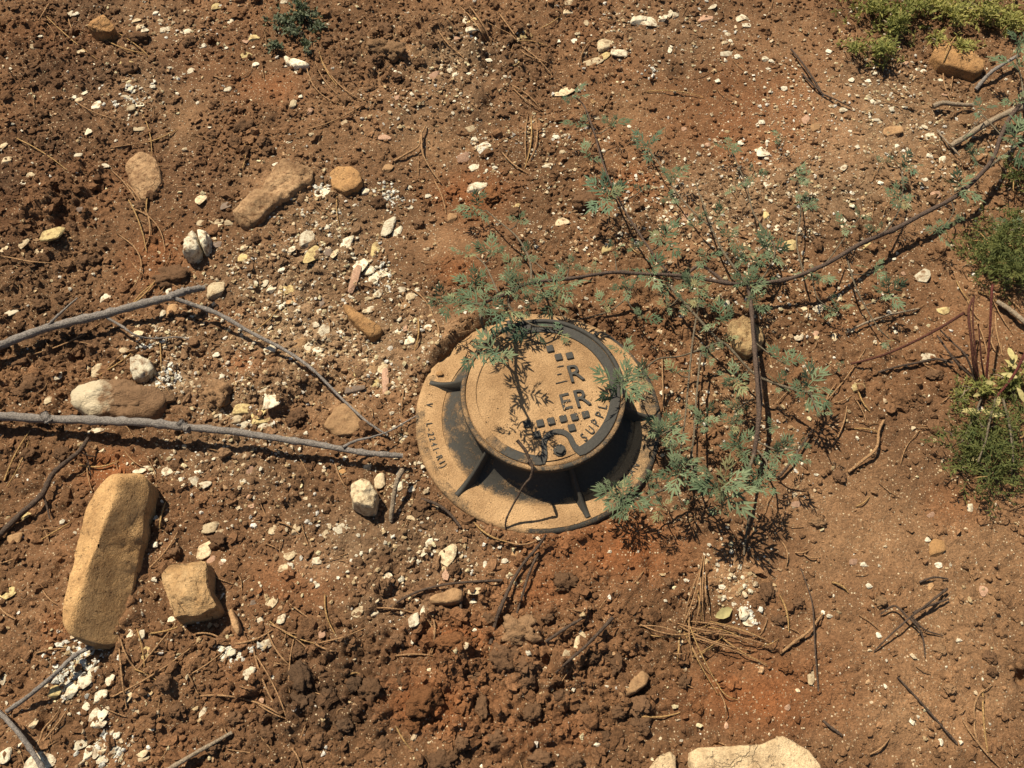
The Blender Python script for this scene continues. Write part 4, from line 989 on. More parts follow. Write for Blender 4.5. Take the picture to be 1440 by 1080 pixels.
stick('thin_twig', [('stem', [(1190, 468, .006), (1215, 455, .010), (1250, 443, .012), (1292, 434, .004)], .0024, .0018)], 'pale_bark', 'pale brown twig crossing bare soil under the bright white stone')
stick('thin_twig', [('stem', [(1318, 183, .006), (1332, 200, .012), (1350, 219, .010)], .0020, .0016)], 'pale_bark', 'thin pale twig touching the thick pale stick')
stick('root_twig', [('stem', [(231, 1086, .012), (270, 1062, .014), (300, 1045, .012), (326, 1030, .006)], .0038, .0024)], 'pale_bark', 'brown twig pointing up from the bottom edge near the white rubble')
stick('thin_twig', [('stem', [(554, 227, .004), (572, 216, .008), (588, 206, .010), (592, 190, .012), (599, 176, .006)], .0026, .0016), ('side_twig', [(593, 186, .012), (594, 214, .012), (606, 238, .010), (619, 256, .004)], .0018, .0014)], 'needle', 'forked brown twig on the smooth patch right of the round orange stone')

# ------------------------------------------------------------------ pine needles
NEED = """64,22,136,83,2;167,47,211,81,-2;144,53,205,75,4;22,194,94,239,-3;208,200,250,181,2;155,208,211,199,0;105,142,175,169,5;300,107,355,97,8;55,28,72,0,0;96,25,108,50,2;341,236,344,200,3;156,239,200,300,-5;178,258,206,300,-3;211,264,206,300,2
201,161,213,219,-4;178,276,206,353,-4;183,292,232,353,-14;206,298,200,353,-8;164,328,181,414,-26;181,431,222,389,4;186,428,224,394,-3;222,414,239,387,2;0,360,75,370,2;22,503,144,453,8;139,528,194,489,2;194,512,244,564,-6;225,481,228,534,0;150,520,190,492,-4
6,676,42,606,-3;10,684,40,620,3;58,759,100,734,0;175,634,206,659,3;111,653,167,648,6;122,650,130,692,2;211,798,250,748,3;225,742,233,706,-2;0,792,33,778,2;158,980,283,899,5;167,894,178,997,2;169,897,194,944,4;192,883,203,938,-2;194,941,247,877,0;189,941,231,966,-3
281,979,342,983,-3;342,983,400,1010,-4;356,911,394,1002,5;275,891,319,905,-6;319,905,383,886,6;50,1055,83,999,-2;56,1047,97,994,2;50,919,100,913,-3;211,891,267,874,3;0,855,26,872,2;270,947,317,913,2;60,830,80,850,2
377,872,443,905,5;443,905,474,916,3;446,905,513,883,3;377,891,410,938,4;413,899,407,974,3;360,922,404,1013,-4;360,988,402,1011,2;407,849,438,872,0;457,836,471,891,5;529,855,579,861,-2;599,869,607,919,-8;610,872,604,919,-4;557,922,610,922,-2;557,1022,582,1058,2;410,1052,424,1080,-2;490,949,512,952,-4;380,878,430,910,-3
471,648,488,687,3;391,734,421,751,-3;599,648,638,701,-2;604,650,634,694,3;666,734,713,762,5;713,762,760,756,7;568,548,566,589,2;577,406,610,448,-6;610,448,616,478,-4;360,464,391,434,2;474,276,477,317,2;588,448,583,492,-3
431,94,482,147,12;446,69,510,142,10;443,86,479,136,5;449,72,474,120,4;427,183,516,144,5;610,253,627,300,-3;616,42,652,81,3;652,0,691,61,-4;648,10,684,58,-3;685,31,729,58,2;702,19,729,56,0;729,58,770,64,-2;718,119,760,153,-4;742,161,741,233,3;747,163,738,236,-4;753,165,740,233,-8;706,214,743,244,3
726,61,776,106,-4;720,122,764,156,3;909,129,989,137,-5;814,92,831,56,-3;773,167,803,155,2;731,70,770,88,3;760,40,790,20,2
1354,1013,1407,1080,3;1383,969,1371,1011,6;1371,1011,1385,1055,6;1382,972,1389,1058,2;1223,1061,1251,1038,3;1170,819,1193,833,-3;1096,836,1109,888,-4;1062,786,1082,813,0;891,1005,956,1002,5;1171,626,1191,570,4;1201,603,1240,610,-3;1201,559,1218,592,-2;1207,550,1223,578,2;1159,576,1176,539,-3;1173,566,1198,556,2;1100,762,1105,798,-5;1129,778,1154,783,4;1118,777,1137,774,2;1204,712,1223,698,2
1218,133,1310,153,4;1326,97,1337,142,3;1340,106,1337,128,0;1159,567,1218,489,3;931,503,933,578,0;972,515,979,557,2;1373,450,1390,520,-4;1400,440,1410,500,3;1375,410,1420,440,-4;1390,405,1425,470,3;1410,410,1440,440,0;1395,460,1405,500,6;1345,395,1372,430,3;1360,420,1378,450,2;1230,20,1250,50,2;885,345,905,360,2"""
ND = [tuple(float(q) for q in e.split(',')) for e in NEED.replace('\n', ';').split(';')]
nl = locate([((a + c) / 2, (b + d) / 2, 'dry brown pine needle') for a, b, c, d, e in ND])
def needle_obj(x0, y0, x1, y1, bow, i, parent=None, lab=None, lift=.004, off=(0, 0, 0)):
    mx, my = (x0 + x1) / 2, (y0 + y1) / 2; L = math.hypot(x1 - x0, y1 - y0) + 1e-6
    nx, ny = -(y1 - y0) / L, (x1 - x0) / L
    rnd = random.Random(i * 13 + 1)
    pts = []
    for t in (0, .25, .5, .75, 1):
        k = bow * 4 * t * (1 - t)
        pts.append(PT(x0 + (x1 - x0) * t + nx * k, y0 + (y1 - y0) * t + ny * k, .001 + lift * math.sin(math.pi * t) + .0015))
    # lie over the bumps, not through them
    zlin = [pts[0].z + (pts[-1].z - pts[0].z) * t for t in (0, .25, .5, .75, 1)]
    for q, z in zip(pts, zlin): q.z = max(q.z, z * .6 + q.z * .4)
    base = Vector(pts[0]) if parent is None else Vector(off)
    r = rnd.uniform(.0011, .0017) * (1 if parent is None else .72)
    mb = MB(); tube(mb, [q - base for q in pts], [r, r, r, r * .9, r * .5], 5, 3, .05, 0, i)
    me = mb.mesh('pine_needle'); mat = M['needle'] if rnd.random() < .7 else M['straw']
    if parent is None:
        o = link('pine_needle', me, mat, None, lab, 'pine needle', 'dry pine needles strewn on the soil'); o.location = base
    else: o = link('needle', me, mat, parent)
    return o
for i, (a, b, c, d, e) in enumerate(ND): needle_obj(a, b, c, d, e, i, None, nl[i])
heap = link('pine_needle_heap', None, None, None, 'pine needle heap, brown needles crossing in a loose fan on red soil', 'pine needles')
hb = PT(985, 890); heap.location = hb
HEAP = """989,780,956,891,-4;987,797,962,877,4;991,780,989,874,2;981,830,987,872,0;892,886,998,877,14;898,880,964,894,-5;964,894,1078,936,-4;970,874,1081,902,-6;998,874,1076,899,-3;964,863,1009,963,3;962,888,1010,977,2;967,891,998,947,4;973,924,1026,886,3;987,919,1014,897,2;1012,894,1078,934,3;1073,908,1095,898,2;956,891,953,930,0;948,919,970,916,2;1009,961,1037,984,5;1012,974,1020,1013,-4;900,878,990,890,8;940,872,1040,890,5;985,800,978,880,-3;993,800,1000,870,4;955,880,1060,915,6;995,882,1050,902,-4;970,860,975,930,3;980,890,1090,912,-6"""
for i, e in enumerate(HEAP.split(';')):
    a, b, c, d, k = (float(q) for q in e.split(',')); needle_obj(a, b, c, d, k, 500 + i, heap, None, .008 + .010 * random.Random(i).random(), hb)
rng = np.random.default_rng(44); mb = MB()
for i in range(330):                      # the many thin bits of needle and root too small to pick apart
    px, py = rng.uniform(0, 1440), rng.uniform(0, 1080)
    if in_cover(px, py) or (px > 800 and py > 560 and rng.random() < .55): continue
    L = rng.uniform(10, 38); a = rng.uniform(0, math.pi); dx, dy = math.cos(a) * L / 2, math.sin(a) * L / 2
    if in_cover(px + dx, py + dy) or in_cover(px - dx, py - dy): continue
    tube(mb, [PT(px - dx, py - dy, .002), PT(px + rng.normal(0, 2), py + rng.normal(0, 2), .005), PT(px + dx, py + dy, .002)], [.0007, .0009, .0006], 4, 2, .05, 0, i)
link('needle_litter', mb.mesh('needle_litter'), M['needle'], None, 'short broken bits of pine needle and rootlet scattered over the soil', 'litter', None, 'stuff')

# ------------------------------------------------------------------ wormwood
def m_leaf(name, c1, c2, trans=.10, mass=False):
    t = NT(name, .8, .12)
    oi = t.n('ShaderNodeObjectInfo').outputs['Random']; v = t.n('ShaderNodeNewGeometry').outputs['Position']
    c = t.mix(t.ramp(t.noise(45, 5, .75, v), [(.36, grey(0)), (.62, grey(1))]) if mass else oi, c1, c2)
    c = t.mix(1.0, c, t.ramp(t.noise(160, 3, .6, v), [(.3, grey(.75)), (.7, grey(1.15))]), 'MULTIPLY')
    rib = t.attr('rib', 'Fac')
    c = t.mix(t.math('MULTIPLY', t.math('POWER', rib, 3.0), .35), c, (.36, .41, .25))
    t.col(c)
    tr = t.n('ShaderNodeBsdfTranslucent'); t.l(t.mix(1.0, c, (.9, 1.0, .5), 'MULTIPLY'), tr.inputs[0])
    mx = t.n('ShaderNodeMixShader'); mx.inputs[0].default_value = trans
    out = t.t.nodes['Material Output']
    t.l(t.b.outputs[0], mx.inputs[1]); t.l(tr.outputs[0], mx.inputs[2]); t.l(mx.outputs[0], out.inputs[0])
    return t.m
M['leaf'] = m_leaf('silvery_leaf', (.048, .076, .034), (.150, .180, .090))
M['leaf_old'] = m_leaf('ageing_leaf', (.20, .17, .07), (.17, .19, .085))
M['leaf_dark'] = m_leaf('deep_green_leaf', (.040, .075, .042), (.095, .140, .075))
M['stem'] = m_bark('green_stem', (.24, .19, .12), (.12, .09, .055))
M['woody'] = m_bark('woody_stem', (.17, .115, .08), (.075, .048, .035))

def leaf_mesh(seed):
    """deeply cut leaf, 1 long along +x, a folded blade for each lobe and tooth"""
    rnd = random.Random(seed)
    V = []; F = []; RB_ = []
    curl = rnd.uniform(.10, .45); side = rnd.uniform(-.15, .15)
    def z(x, y): return -curl * x * x + .10 * x - .25 * abs(y) ** 1.5
    def blade(p, ang, L, w, fold=.22):
        dx, dy = math.cos(ang), math.sin(ang); nx, ny = -dy, dx
        st = [(0, .25), (.35, 1.0), (.68, .72), (1.0, .0)]
        b = len(V)
        for t, ww in st:
            for s in (-1, 0, 1):
                if t == 1.0 and s != 0: continue
                x = p[0] + dx * L * t + nx * s * w * ww; y = p[1] + dy * L * t + ny * s * w * ww
                V.append((x, y + side * x * x, z(x, y) + (fold * w * ww if s else 0))); RB_.append(0.0 if s else 1.0)
        for k in range(2):
            o = b + k * 3
            F.append((o, o + 3, o + 4, o + 1)); F.append((o + 1, o + 4, o + 5, o + 2))
        o = b + 6
        F.append((o, o + 3, o + 1, o + 1)); F.append((o + 1, o + 3, o + 2, o + 2))
    blade((0, 0), 0, .78, .016, .1)
    pairs = [(.14, .26, 60), (.32, .42, 55), (.52, .42, 47), (.68, .26, 38)]
    for j, (t, L, a) in enumerate(pairs):
        for s in (-1, 1):
            aa = R(a + rnd.uniform(-10, 10)) * s; LL = L * rnd.uniform(.75, 1.2); p = (t + rnd.uniform(-.04, .04), 0)
            blade(p, aa, LL, .040)
            if j in (1, 2):
                q = (p[0] + math.cos(aa) * LL * .40, p[1] + math.sin(aa) * LL * .40)
                blade(q, aa - R(40) * s, LL * .55, .030)
                if rnd.random() < .5: blade(q, aa + R(38) * s, LL * .40, .024)
    blade((.70, 0), 0, .36, .044)
    me = bpy.data.meshes.new('leaf')
    me.from_pydata(V, [], [f if f[2] != f[3] else f[:3] for f in F]); me.update()
    a = me.attributes.new('rib', 'FLOAT', 'POINT'); a.data.foreach_set('value', np.array(RB_, np.float32))
    return me
LEAF = {}
def leaf(i, mat):
    if (i, mat) not in LEAF:
        me = leaf_mesh(i + 60); me.materials.append(M[mat]); LEAF[(i, mat)] = me
    return LEAF[(i, mat)]

PLANTS = [
 dict(label='wormwood branch arching over the meter cover, silvery cut leaves on a long dark woody stem', stems=[
  ('woody', [(1250, 326, .05), (1210, 343, .06), (1160, 372, .06), (1110, 392, .05), (1060, 399, .05), (1030, 399, .06), (960, 388, .07), (900, 385, .075), (860, 383, .08), (800, 392, .09), (745, 398, .11), (715, 412, .15), (690, 422, .19), (677, 428, .21)], .0042, .0024),
  ('stem', [(677, 428, .21), (676, 445, .23), (680, 462, .24), (688, 476, .24), (692, 490, .235)], .0028, .0016),
  ('stem', [(677, 428, .21), (655, 426, .17), (632, 424, .12), (618, 424, .10)], .0026, .0012),
  ('stem', [(715, 413, .15), (716, 430, .145), (730, 446, .14), (752, 458, .135), (776, 460, .125)], .0022, .0012),
  ('stem', [(747, 397, .11), (746, 372, .10), (738, 350, .08), (724, 330, .06), (700, 310, .05), (684, 296, .04)], .0022, .0012),
  ('stem', [(700, 412, .14), (690, 388, .10), (680, 370, .08), (664, 356, .06)], .0018, .0010),
  ('stem', [(800, 392, .09), (772, 384, .07), (752, 368, .06)], .0014, .0010),
  ('stem', [(900, 385, .07), (890, 400, .06), (880, 420, .05), (850, 440, .05), (800, 452, .06)], .0018, .0010),
  ('woody', [(1020, 398, .06), (985, 374, .06), (955, 392, .06), (930, 372, .06), (900, 330, .06), (872, 284, .06), (850, 235, .055), (836, 188, .05), (822, 150, .05), (808, 136, .045)], .0026, .0014),
  ('stem', [(1050, 399, .05), (1028, 370, .05), (1012, 345, .05), (1000, 318, .05), (990, 290, .05), (978, 256, .045)], .0024, .0012),
  ('stem', [(1000, 320, .05), (975, 298, .045), (948, 266, .04), (930, 235, .04), (914, 212, .035)], .0018, .0010),
  ('stem', [(1070, 395, .05), (1090, 350, .05), (1060, 300, .05), (1050, 262, .04), (1030, 215, .035)], .0016, .0010),
  ('stem', [(1130, 384, .05), (1120, 340, .05), (1126, 300, .04), (1122, 258, .035)], .0016, .0010),
  ('stem', [(1240, 330, .05), (1262, 300, .04), (1270, 262, .04), (1266, 236, .035)], .0020, .0010),
  ('stem', [(1190, 360, .05), (1202, 400, .045), (1216, 430, .035), (1236, 462, .03), (1250, 476, .02)], .0018, .0010),
  ('stem', [(1160, 372, .06), (1180, 345, .05), (1205, 310, .04)], .0014, .0009),
  ('stem', [(1140, 380, .05), (1150, 420, .045), (1175, 436, .04)], .0014, .0009)]),
 dict(label='wormwood clump right of the meter cover with thick double stem and shadowed leaf tips', stems=[
  ('woody', [(1050, 392, .05), (1056, 430, .06), (1060, 480, .065), (1065, 540, .07), (1067, 590, .06), (1060, 640, .04)], .0034, .0040),
  ('woody', [(1058, 440, .05), (1064, 500, .055), (1070, 560, .06), (1064, 620, .05)], .0026, .0030),
  ('stem', [(940, 400, .06), (975, 440, .06), (1010, 478, .065), (1024, 487, .06), (1060, 525, .06), (1092, 540, .06), (1120, 548, .07), (1140, 552, .08)], .0024, .0020),
  ('stem', [(982, 430, .05), (974, 480, .06), (968, 540, .06), (962, 600, .07), (954, 650, .08)], .0018, .0014),
  ('stem', [(986, 490, .05), (980, 550, .06), (976, 610, .07), (972, 652, .06), (985, 680, .06), (1012, 690, .10)], .0018, .0014),
  ('stem', [(1060, 640, .04), (1050, 665, .06), (1030, 685, .09), (1014, 692, .11)], .0026, .0018),
  ('stem', [(1062, 630, .04), (1078, 650, .07), (1074, 672, .09)], .0018, .0012),
  ('stem', [(1064, 620, .05), (1090, 632, .08), (1120, 632, .09)], .0016, .0010),
  ('stem', [(962, 600, .07), (940, 606, .08), (930, 612, .08)], .0014, .0010),
  ('stem', [(960, 680, .05), (930, 690, .06), (905, 700, .07), (880, 704, .075)], .0020, .0014),
  ('stem', [(1046, 780, .002), (1050, 745, .02), (1054, 715, .05), (1040, 696, .08)], .0018, .0020),
  ('stem', [(1014, 480, .06), (960, 500, .06), (925, 505, .08), (900, 525, .10), (876, 538, .12)], .0016, .0012),
  ('stem', [(1060, 480, .06), (1085, 500, .06), (1104, 512, .06)], .0014, .0010),
  ('stem', [(1060, 560, .06), (1040, 572, .05), (1034, 580, .04)], .0012, .0010)]),
 dict(label='wormwood shoots hanging in at the right edge over the thick pale stick', stems=[
  ('woody', [(1250, 327, .05), (1300, 300, .05), (1338, 280, .05), (1366, 258, .055), (1395, 225, .06), (1408, 190, .07), (1424, 160, .07), (1450, 130, .07)], .0044, .0042),
  ('stem', [(1366, 258, .055), (1352, 265, .06), (1342, 270, .06)], .0018, .0012),
  ('stem', [(1380, 244, .055), (1402, 226, .06), (1430, 205, .07)], .0030, .0020),
  ('stem', [(1408, 190, .07), (1385, 165, .05), (1376, 156, .05)], .0014, .0010),
  ('stem', [(1440, 140, .07), (1436, 110, .06), (1430, 90, .06), (1432, 66, .06)], .0020, .0012),
  ('stem', [(1338, 282, .05), (1340, 300, .045), (1322, 326, .05)], .0014, .0010)]),
]
CLUST = """805,140,30;814,176,24;859,178,28;828,224,26;912,206,28;951,250,28;1023,208,24;1059,247,20;853,278,38;871,268,20;903,267,16;1034,261,20;942,278,22;977,301,18;982,315,20;1007,309,26;1127,288,24;1121,253,22;1027,334,24;1080,353,38;1067,372,32;992,365,22;934,338,32;890,347,16;865,353,16;913,388,32;965,397,24;1048,397,28;1096,197,20
671,292,28;729,311,20;654,359,20;692,359,30;735,363,22;725,384,28;669,403,28;621,424,28;646,430,28;721,407,30;787,407,34;781,428,32;800,376,22;833,380,14;877,403,22;683,434,34;708,438,34;672,494,30,.235;698,502,32,.24;716,458,32,.135;746,464,30,.130;690,446,30,.14;786,464,24,.125
970,401,28;983,417,28;879,407,22;962,428,22;939,432,16;904,447,24;1014,453,32;1018,480,20;1054,401,28;1064,434,26;952,524,22;997,503,20;1033,538,32;1102,509,28;1093,540,24;1133,547,42;1035,574,26;1154,582,14;989,590,28;935,597,30,.08;1029,597,20;1085,601,16;877,497,24,.10;872,542,38,.13;902,534,30,.11;1150,390,24
933,613,32,.08;949,636,28,.08;956,662,42,.085;922,669,16,.07;873,700,40,.075;873,722,22,.06;931,711,22;1013,687,50,.11;1016,713,26,.08;1042,633,34;1093,638,32;1124,629,18;1129,649,14;1073,669,30,.09;1064,687,28,.085;989,596,22;960,713,14;911,678,20;911,702,18;860,690,24,.07
1245,228,16;1268,236,30;1262,283,28;1268,261,16;1379,155,20;1354,194,16;1368,219,26;1345,267,36;1429,144,26;1426,197,38;1429,94,32;1432,64,26;1401,222,14;1187,320,22;1209,303,20;1232,323,22;1318,328,26;1343,312,12;1229,381,24;1246,414,30;1176,437,28;1151,392,22;1137,392,18;1251,478,16;1396,317,22;1420,320,22;1387,337,16;1062,425,24;1179,516,10;1129,253,18;1134,286,20
940,395,24;760,410,26;745,428,26;850,430,22;1000,430,22;1080,400,22;1040,365,24;735,402,22"""
def clust_z(e, st): return st
stem_samples = []
plant_roots = []
for pi, pl in enumerate(PLANTS):
    root = link('wormwood_plant', None, None, None, pl['label'], 'plant', 'wormwood plants')
    b0 = PT(*pl['stems'][0][1][0][:2]); root.location = b0
    plant_roots.append((root, b0))
    for si, (mat, pts, ra, rb) in enumerate(pl['stems']):
        pp = [PT(q[0], q[1]) for q in pts]
        pp = [P(q[0], q[1], min(max(H(g.x, g.y), -.01), .02) + q[2]) for q, g in zip(pts, pp)]
        n = len(pp); mb = MB(); tube(mb, [p - b0 for p in pp], [ra + (rb - ra) * k / (n - 1) for k in range(n)], 7, 6, .10, .25, si + pi * 50)
        link('stem', mb.mesh('stem'), M[mat], root)
        sp, _ = smooth_path(pp, [0] * n, 6)
        for q, t in zip(sp, np.linspace(0, n - 1, len(sp))):
            i0 = min(int(t), n - 2); u = t - i0
            stem_samples.append((pts[i0][0] * (1 - u) + pts[i0 + 1][0] * u, pts[i0][1] * (1 - u) + pts[i0 + 1][1] * u, q, pi))
seed_items = []
lcount = 0
def leaves_at(parent, base, c, size, z_up, n, rnd, mat, droop=0.0):
    """a tuft of n leaves around the point c"""
    ph = rnd.uniform(0, 6.28)
    for k in range(n):
        a = ph + k * 2.399 + rnd.uniform(-.3, .3)
        el = rnd.uniform(.05, .65) if k % 3 else rnd.uniform(.5, 1.1)
        el -= droop
        L = size * rnd.uniform(.62, 1.08) * (.85 if el > .7 else 1)
        o = link('leaf', leaf(rnd.randrange(6), 'leaf_old' if rnd.random() < .07 else mat), None, parent)
        o.location = c - base
        o.rotation_euler = (rnd.uniform(-.9, .9), -el * 1.15, a)
        o.scale = (L, L * rnd.uniform(.85, 1.1), L)
for i, e in enumerate(CLUST.replace('\n', ';').split(';')):
    a = [float(q) for q in e.split(',')]
    px, py, size = a[:3]; rnd = random.Random(i * 17 + 3)
    near = min(stem_samples, key=lambda q: math.hypot(px - q[0], py - q[1])); dist = math.hypot(px - near[0], py - near[1])
    m = MPP(px, py)
    n = int(np.clip(size / (4.8 if px > 850 and py > 500 else 5.6), 3, 10))
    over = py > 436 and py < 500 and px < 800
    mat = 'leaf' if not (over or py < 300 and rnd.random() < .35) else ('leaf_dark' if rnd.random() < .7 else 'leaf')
    if dist < 48:
        root, b0 = plant_roots[near[3]]
        g = PT(px, py)
        z = g.z + a[3] if len(a) > 3 else max(g.z + .02, near[2].z + rnd.uniform(-.012, .022))
        if len(a) > 3: z = a[3] + max(min(g.z, .01), 0)
        c = P(px, py, z)
        if dist > 5:
            mid = (near[2] + c) / 2 + Vector((0, 0, -.006))
            mb = MB(); tube(mb, [near[2] - b0, mid - b0, c - b0], [.0014, .0011, .0009], 5, 3, .05, 0, i); link('stem', mb.mesh('stem'), M['stem'], root)
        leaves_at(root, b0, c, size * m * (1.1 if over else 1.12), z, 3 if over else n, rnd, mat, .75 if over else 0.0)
    else:
        seed_items.append((px, py, size, n, mat, rnd))
sl = locate([(s[0], s[1], 'small wormwood tuft' if s[2] > 18 else 'tiny wormwood seedling') for s in seed_items])
for (px, py, size, n, mat, rnd), lb in zip(seed_items, sl):
    g = PT(px, py); m = MPP(px, py)
    root = link('wormwood_seedling', None, None, None, lb, 'plant', 'small wormwood tufts'); root.location = g
    c = PT(px, py, .022)
    foot = Vector((c.x, c.y, H(c.x, c.y) - .004)); root.location = foot
    mb = MB(); tube(mb, [Vector((0, 0, 0)), (c - foot) * .5 + Vector((.003, 0, 0)), c - foot], [.0016, .0013, .0010], 5, 3, .05, 0, 1); link('stem', mb.mesh('stem'), M['stem'], root)
    leaves_at(root, foot, c, size * m * 1.05, 0, n, rnd, mat)

# ------------------------------------------------------------------ feathery and mossy weeds
M['feather'] = m_leaf('feathery_green', (.055, .075, .024), (.165, .165, .048), .25, True)
M['moss'] = m_leaf('yellow_green', (.20, .21, .055), (.40, .34, .105), .25, True)
M['moss2'] = m_leaf('olive_green', (.13, .15, .040), (.29, .26, .075), .25, True)
M['dullg'] = m_leaf('dull_green', (.070, .090, .050), (.16, .17, .10), .2, True)
M['yleaf'] = m_leaf('pale_yellow_leaf', (.52, .44, .19), (.44, .36, .14), .25)
M['rstem'] = m_bark('red_stem', (.19, .050, .034), (.10, .032, .024))

def tuft_mesh(spots, seed, nspr, Lspr, leafL, leafW, nleaf, spread, zmax, base):
    """many sprigs with narrow leaves, grown from the spots (px, py, rx, ry, weight)"""
    rnd = random.Random(seed); V = []; F = []
    wts = [s[4] for s in spots]
    for _ in range(nspr):
        s = rnd.choices(spots, wts)[0]
        rr = min(abs(rnd.gauss(0, .62)), 1.35); aa = rnd.uniform(0, 6.283)
        px, py = s[0] + s[2] * rr * math.cos(aa), s[1] + s[3] * rr * math.sin(aa)
        g = PT(px, py); hgt = zmax * max(1 - rr * .7, .05) * rnd.uniform(.1, 1)
        p = P(px, py, g.z + hgt) - base
        d = Vector((rnd.gauss(0, 1), rnd.gauss(0, 1), rnd.uniform(.2, spread))).normalized()
        L = Lspr * rnd.uniform(.6, 1.2)
        def sliver(p0, dr, L_, w):
            sd_ = dr.cross(Vector((rnd.gauss(0, 1), rnd.gauss(0, 1), rnd.gauss(0, 1) + 1.2)))
            sd_ = sd_.normalized() if sd_.length > 1e-4 else Vector((1, 0, 0))
            b = len(V); q = p0 + dr * L_ * .5
            V.extend([tuple(p0), tuple(q + sd_ * w), tuple(q - sd_ * w), tuple(p0 + dr * L_ + Vector((0, 0, -.12 * L_)))])
            F.append((b, b + 1, b + 2)); F.append((b + 1, b + 3, b + 2))
        sliver(p, d, L, leafW * .7)
        for k in range(nleaf):
            t = (k + 1) / nleaf
            dr = (d * .7 + Vector((rnd.gauss(0, 1), rnd.gauss(0, 1), rnd.gauss(0, .7))).normalized()).normalized()
            sliver(p + d * L * t, dr, leafL * rnd.uniform(.6, 1.2), leafW)
    return fast_mesh('foliage', V, F, smooth=False)

def weed(name, label, spots, mat, seed, nspr, Lspr, leafL, leafW, nleaf=9, spread=1.2, zmax=.04, stems=()):
    root = link(name, None, None, None, label, 'plant'); b = PT(spots[0][0], spots[0][1]); root.location = b
    f_ = link('foliage', tuft_mesh(spots, seed, nspr, Lspr, leafL, leafW, nleaf, spread, zmax, b), M[mat], root); f_['kind'] = 'stuff'
    rnd = random.Random(seed); stems = list(stems)
    for _ in range(14 if nspr > 150 else 4):
        q = rnd.choice(spots); a = rnd.uniform(0, 6.283); r0_ = rnd.uniform(.1, .7); r1_ = rnd.uniform(.9, 1.5)
        stems.append(([(q[0] + q[2] * r0_ * math.cos(a), q[1] + q[3] * r0_ * math.sin(a), zmax * rnd.uniform(.3, .8)), (q[0] + q[2] * (r0_ + r1_) / 2 * math.cos(a + .2), q[1] + q[3] * (r0_ + r1_) / 2 * math.sin(a + .2), zmax * .5), (q[0] + q[2] * r1_ * math.cos(a), q[1] + q[3] * r1_ * math.sin(a), rnd.uniform(.002, .012))], .0012, .0007, rnd.choice(['straw', 'stem', 'pale_bark', 'woody'])))
    for i, (pts, ra, rb, sm_) in enumerate(stems):
        pp = [PT(*q) - b for q in pts]; n = len(pp); mb = MB(); tube(mb, pp, [ra + (rb - ra) * k / (n - 1) for k in range(n)], 6, 5, .08, .1, i)
        link('stem', mb.mesh('stem'), M[sm_], root)
    return root, b

weed('mossy_weed', 'bushy olive weed at the top edge with a drooping front tuft', [(1228, 12, 42, 22, 2), (1262, 30, 28, 26, 1.6), (1242, 70, 22, 22, 1.3), (1200, 68, 18, 8, .5), (1290, 8, 26, 18, 1)], 'moss2', 5, 330, .022, .013, .0018, 9, 1.0, .05,
     [([(1243, 104, .002), (1242, 80, .02), (1240, 60, .03)], .002, .0015, 'woody')])
weed('mossy_weed', 'pale yellow green weed spreading above the orange flagstone', [(1390, 18, 44, 22, 2), (1340, 20, 30, 18, 1.2), (1320, 6, 30, 12, 1), (1425, 30, 24, 16, 1), (1350, 66, 22, 10, .5), (1318, 56, 10, 9, .3)], 'moss', 6, 330, .022, .013, .0018, 9, 1.0, .045,
     [([(1324, 98, .004), (1328, 84, .032), (1334, 66, .034), (1345, 50, .02)], .0016, .0012, 'straw')])
weed('dark_bush', 'dark green bush of fine leaves at the right edge under two silvery leaves', [(1405, 345, 46, 38, 2), (1430, 330, 30, 36, 1), (1392, 372, 36, 24, 1), (1430, 380, 26, 30, 1), (1425, 250, 18, 26, .5)], 'feather', 7, 300, .045, .011, .0011, 18, .8, .07)
weed('feathery_weed', 'feathery weed with thread leaves and long shadows near the right edge', [(1390, 625, 40, 40, 2), (1372, 600, 36, 30, 1.2), (1425, 640, 26, 44, 1.4), (1345, 618, 24, 14, .7), (1395, 668, 30, 24, .9), (1430, 600, 18, 30, .8), (1360, 655, 16, 14, .5)], 'feather', 8, 200, .048, .011, .0010, 20, .6, .065,
     [([(1400, 560, .01), (1392, 590, .04), (1386, 620, .05), (1375, 650, .05)], .0022, .0014, 'stem'), ([(1410, 560, .01), (1420, 600, .05), (1425, 650, .05)], .0022, .0014, 'stem'), ([(1380, 560, .01), (1368, 590, .03), (1352, 622, .03)], .0018, .0012, 'stem')])
weed('dull_sprout', 'dull green sprout with small curled leaves near the top edge', [(400, 30, 22, 12, 1.4), (425, 22, 20, 14, 1.4), (420, 8, 10, 10, .7), (447, 36, 12, 9, .8), (386, 64, 12, 10, .8), (432, 64, 9, 10, .5), (410, 44, 20, 8, .7)], 'dullg', 9, 200, .010, .010, .0024, 6, 1.2, .025)
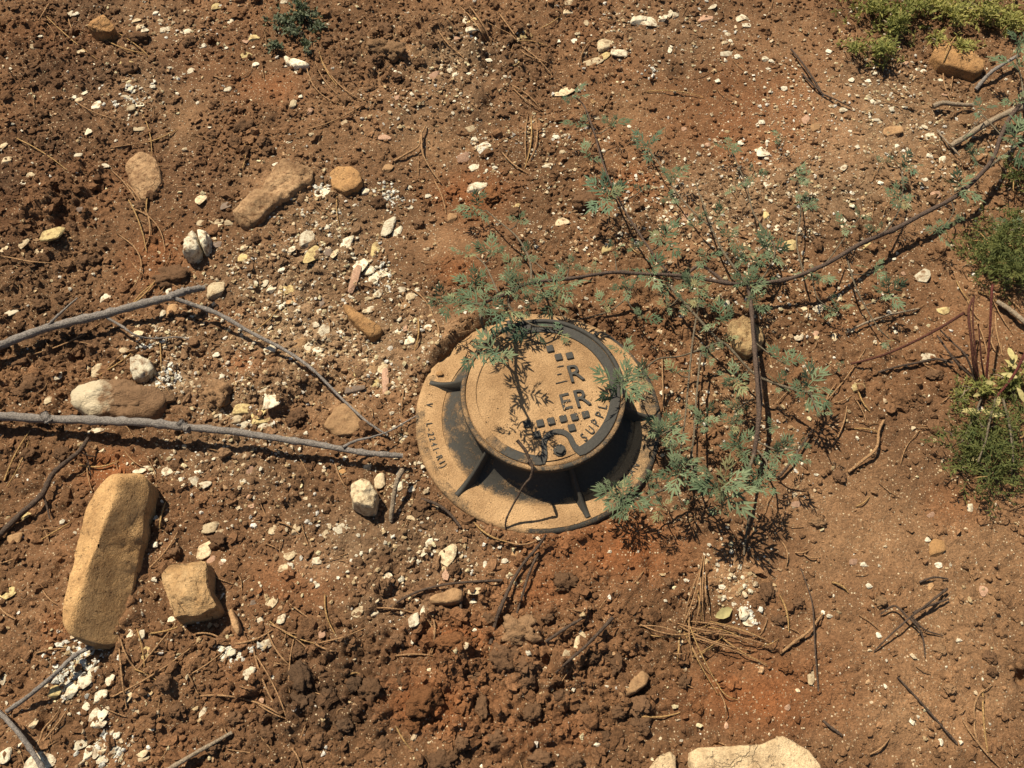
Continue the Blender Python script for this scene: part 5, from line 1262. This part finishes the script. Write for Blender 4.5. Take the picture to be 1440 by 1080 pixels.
rt, rb_ = weed('red_stemmed_weed', 'weed with upright red stems and pale yellow leaves at the right edge', [(1380, 545, 26, 12, 1), (1420, 540, 22, 20, 1.2), (1350, 560, 14, 10, .4)], 'moss2', 10, 160, .012, .012, .0012, 7, 1.2, .03,
     [([(1386, 544, .004), (1388, 520, .03), (1392, 470, .08), (1394, 420, .12), (1396, 400, .13)], .0021, .0023, 'rstem'), ([(1378, 536, .004), (1370, 515, .03), (1366, 480, .06), (1362, 440, .09), (1368, 420, .09)], .0026, .0022, 'red_bark'),
      ([(1376, 532, .004), (1372, 500, .04), (1368, 450, .08), (1370, 415, .10)], .0018, .0014, 'red_bark'), ([(1374, 536, .004), (1350, 515, .02), (1334, 495, .035), (1318, 472, .04)], .0022, .0018, 'dark_bark'),
      ([(1370, 530, .006), (1358, 500, .03), (1340, 482, .04), (1322, 464, .05)], .0020, .0014, 'dark_bark'), ([(1356, 440, .09), (1322, 461, .07), (1280, 483, .05), (1240, 500, .03), (1196, 512, .01)], .0028, .0020, 'red_bark'),
      ([(1340, 510, .01), (1318, 505, .012), (1290, 510, .012), (1260, 516, .010), (1234, 524, .004)], .0026, .0018, 'dark_bark'), ([(1400, 560, .01), (1424, 530, .04), (1440, 500, .06), (1450, 480, .07)], .0024, .0022, 'rstem'), ([(1386, 540, .004), (1380, 505, .05), (1376, 455, .09)], .0016, .0012, 'red_bark')])
def broad_leaf(L, w, seed):
    rnd = random.Random(seed); v = []; N = 7
    for i in range(N):
        t = i / (N - 1); ww = w * math.sin(math.pi * min(max(t * .96 + .02, 0), 1)) ** .7
        for s in (-1, 0, 1): v.append((L * t, s * ww + .1 * w * rnd.uniform(-1, 1), (.3 * ww if s else 0) - .25 * L * t * t))
    return fast_mesh('leaf', v, grid_faces(N, 3))
for i, (px, py, z, a, L) in enumerate(((1418, 516, .03, .9, .040), (1408, 526, .025, -.4, .036), (1430, 520, .03, 2.2, .034), (1424, 506, .04, 1.6, .034), (1400, 540, .02, 3.0, .028), (1380, 552, .015, -2.6, .026), (1378, 580, .03, 2.9, .040), (1392, 586, .03, .2, .034), (1430, 545, .03, -1.2, .036), (1366, 648, .02, .5, .030), (1380, 576, .02, -.8, .03), (1400, 572, .02, 1.0, .03))):
    o = link('leaf', broad_leaf(L * .75, L * .14, i), M['yleaf'], rt); o.location = PT(px, py, z) - rb_; o.rotation_euler = (random.uniform(-.4, .4), random.uniform(-.4, .1), a)
o = link('fallen_leaf', broad_leaf(.03, .008, 77), M['yleaf'], None, 'small yellow fallen leaf beside the pine needle heap', 'leaf'); o.location = PT(1006, 868, .008); o.rotation_euler = (.3, -.2, .4)
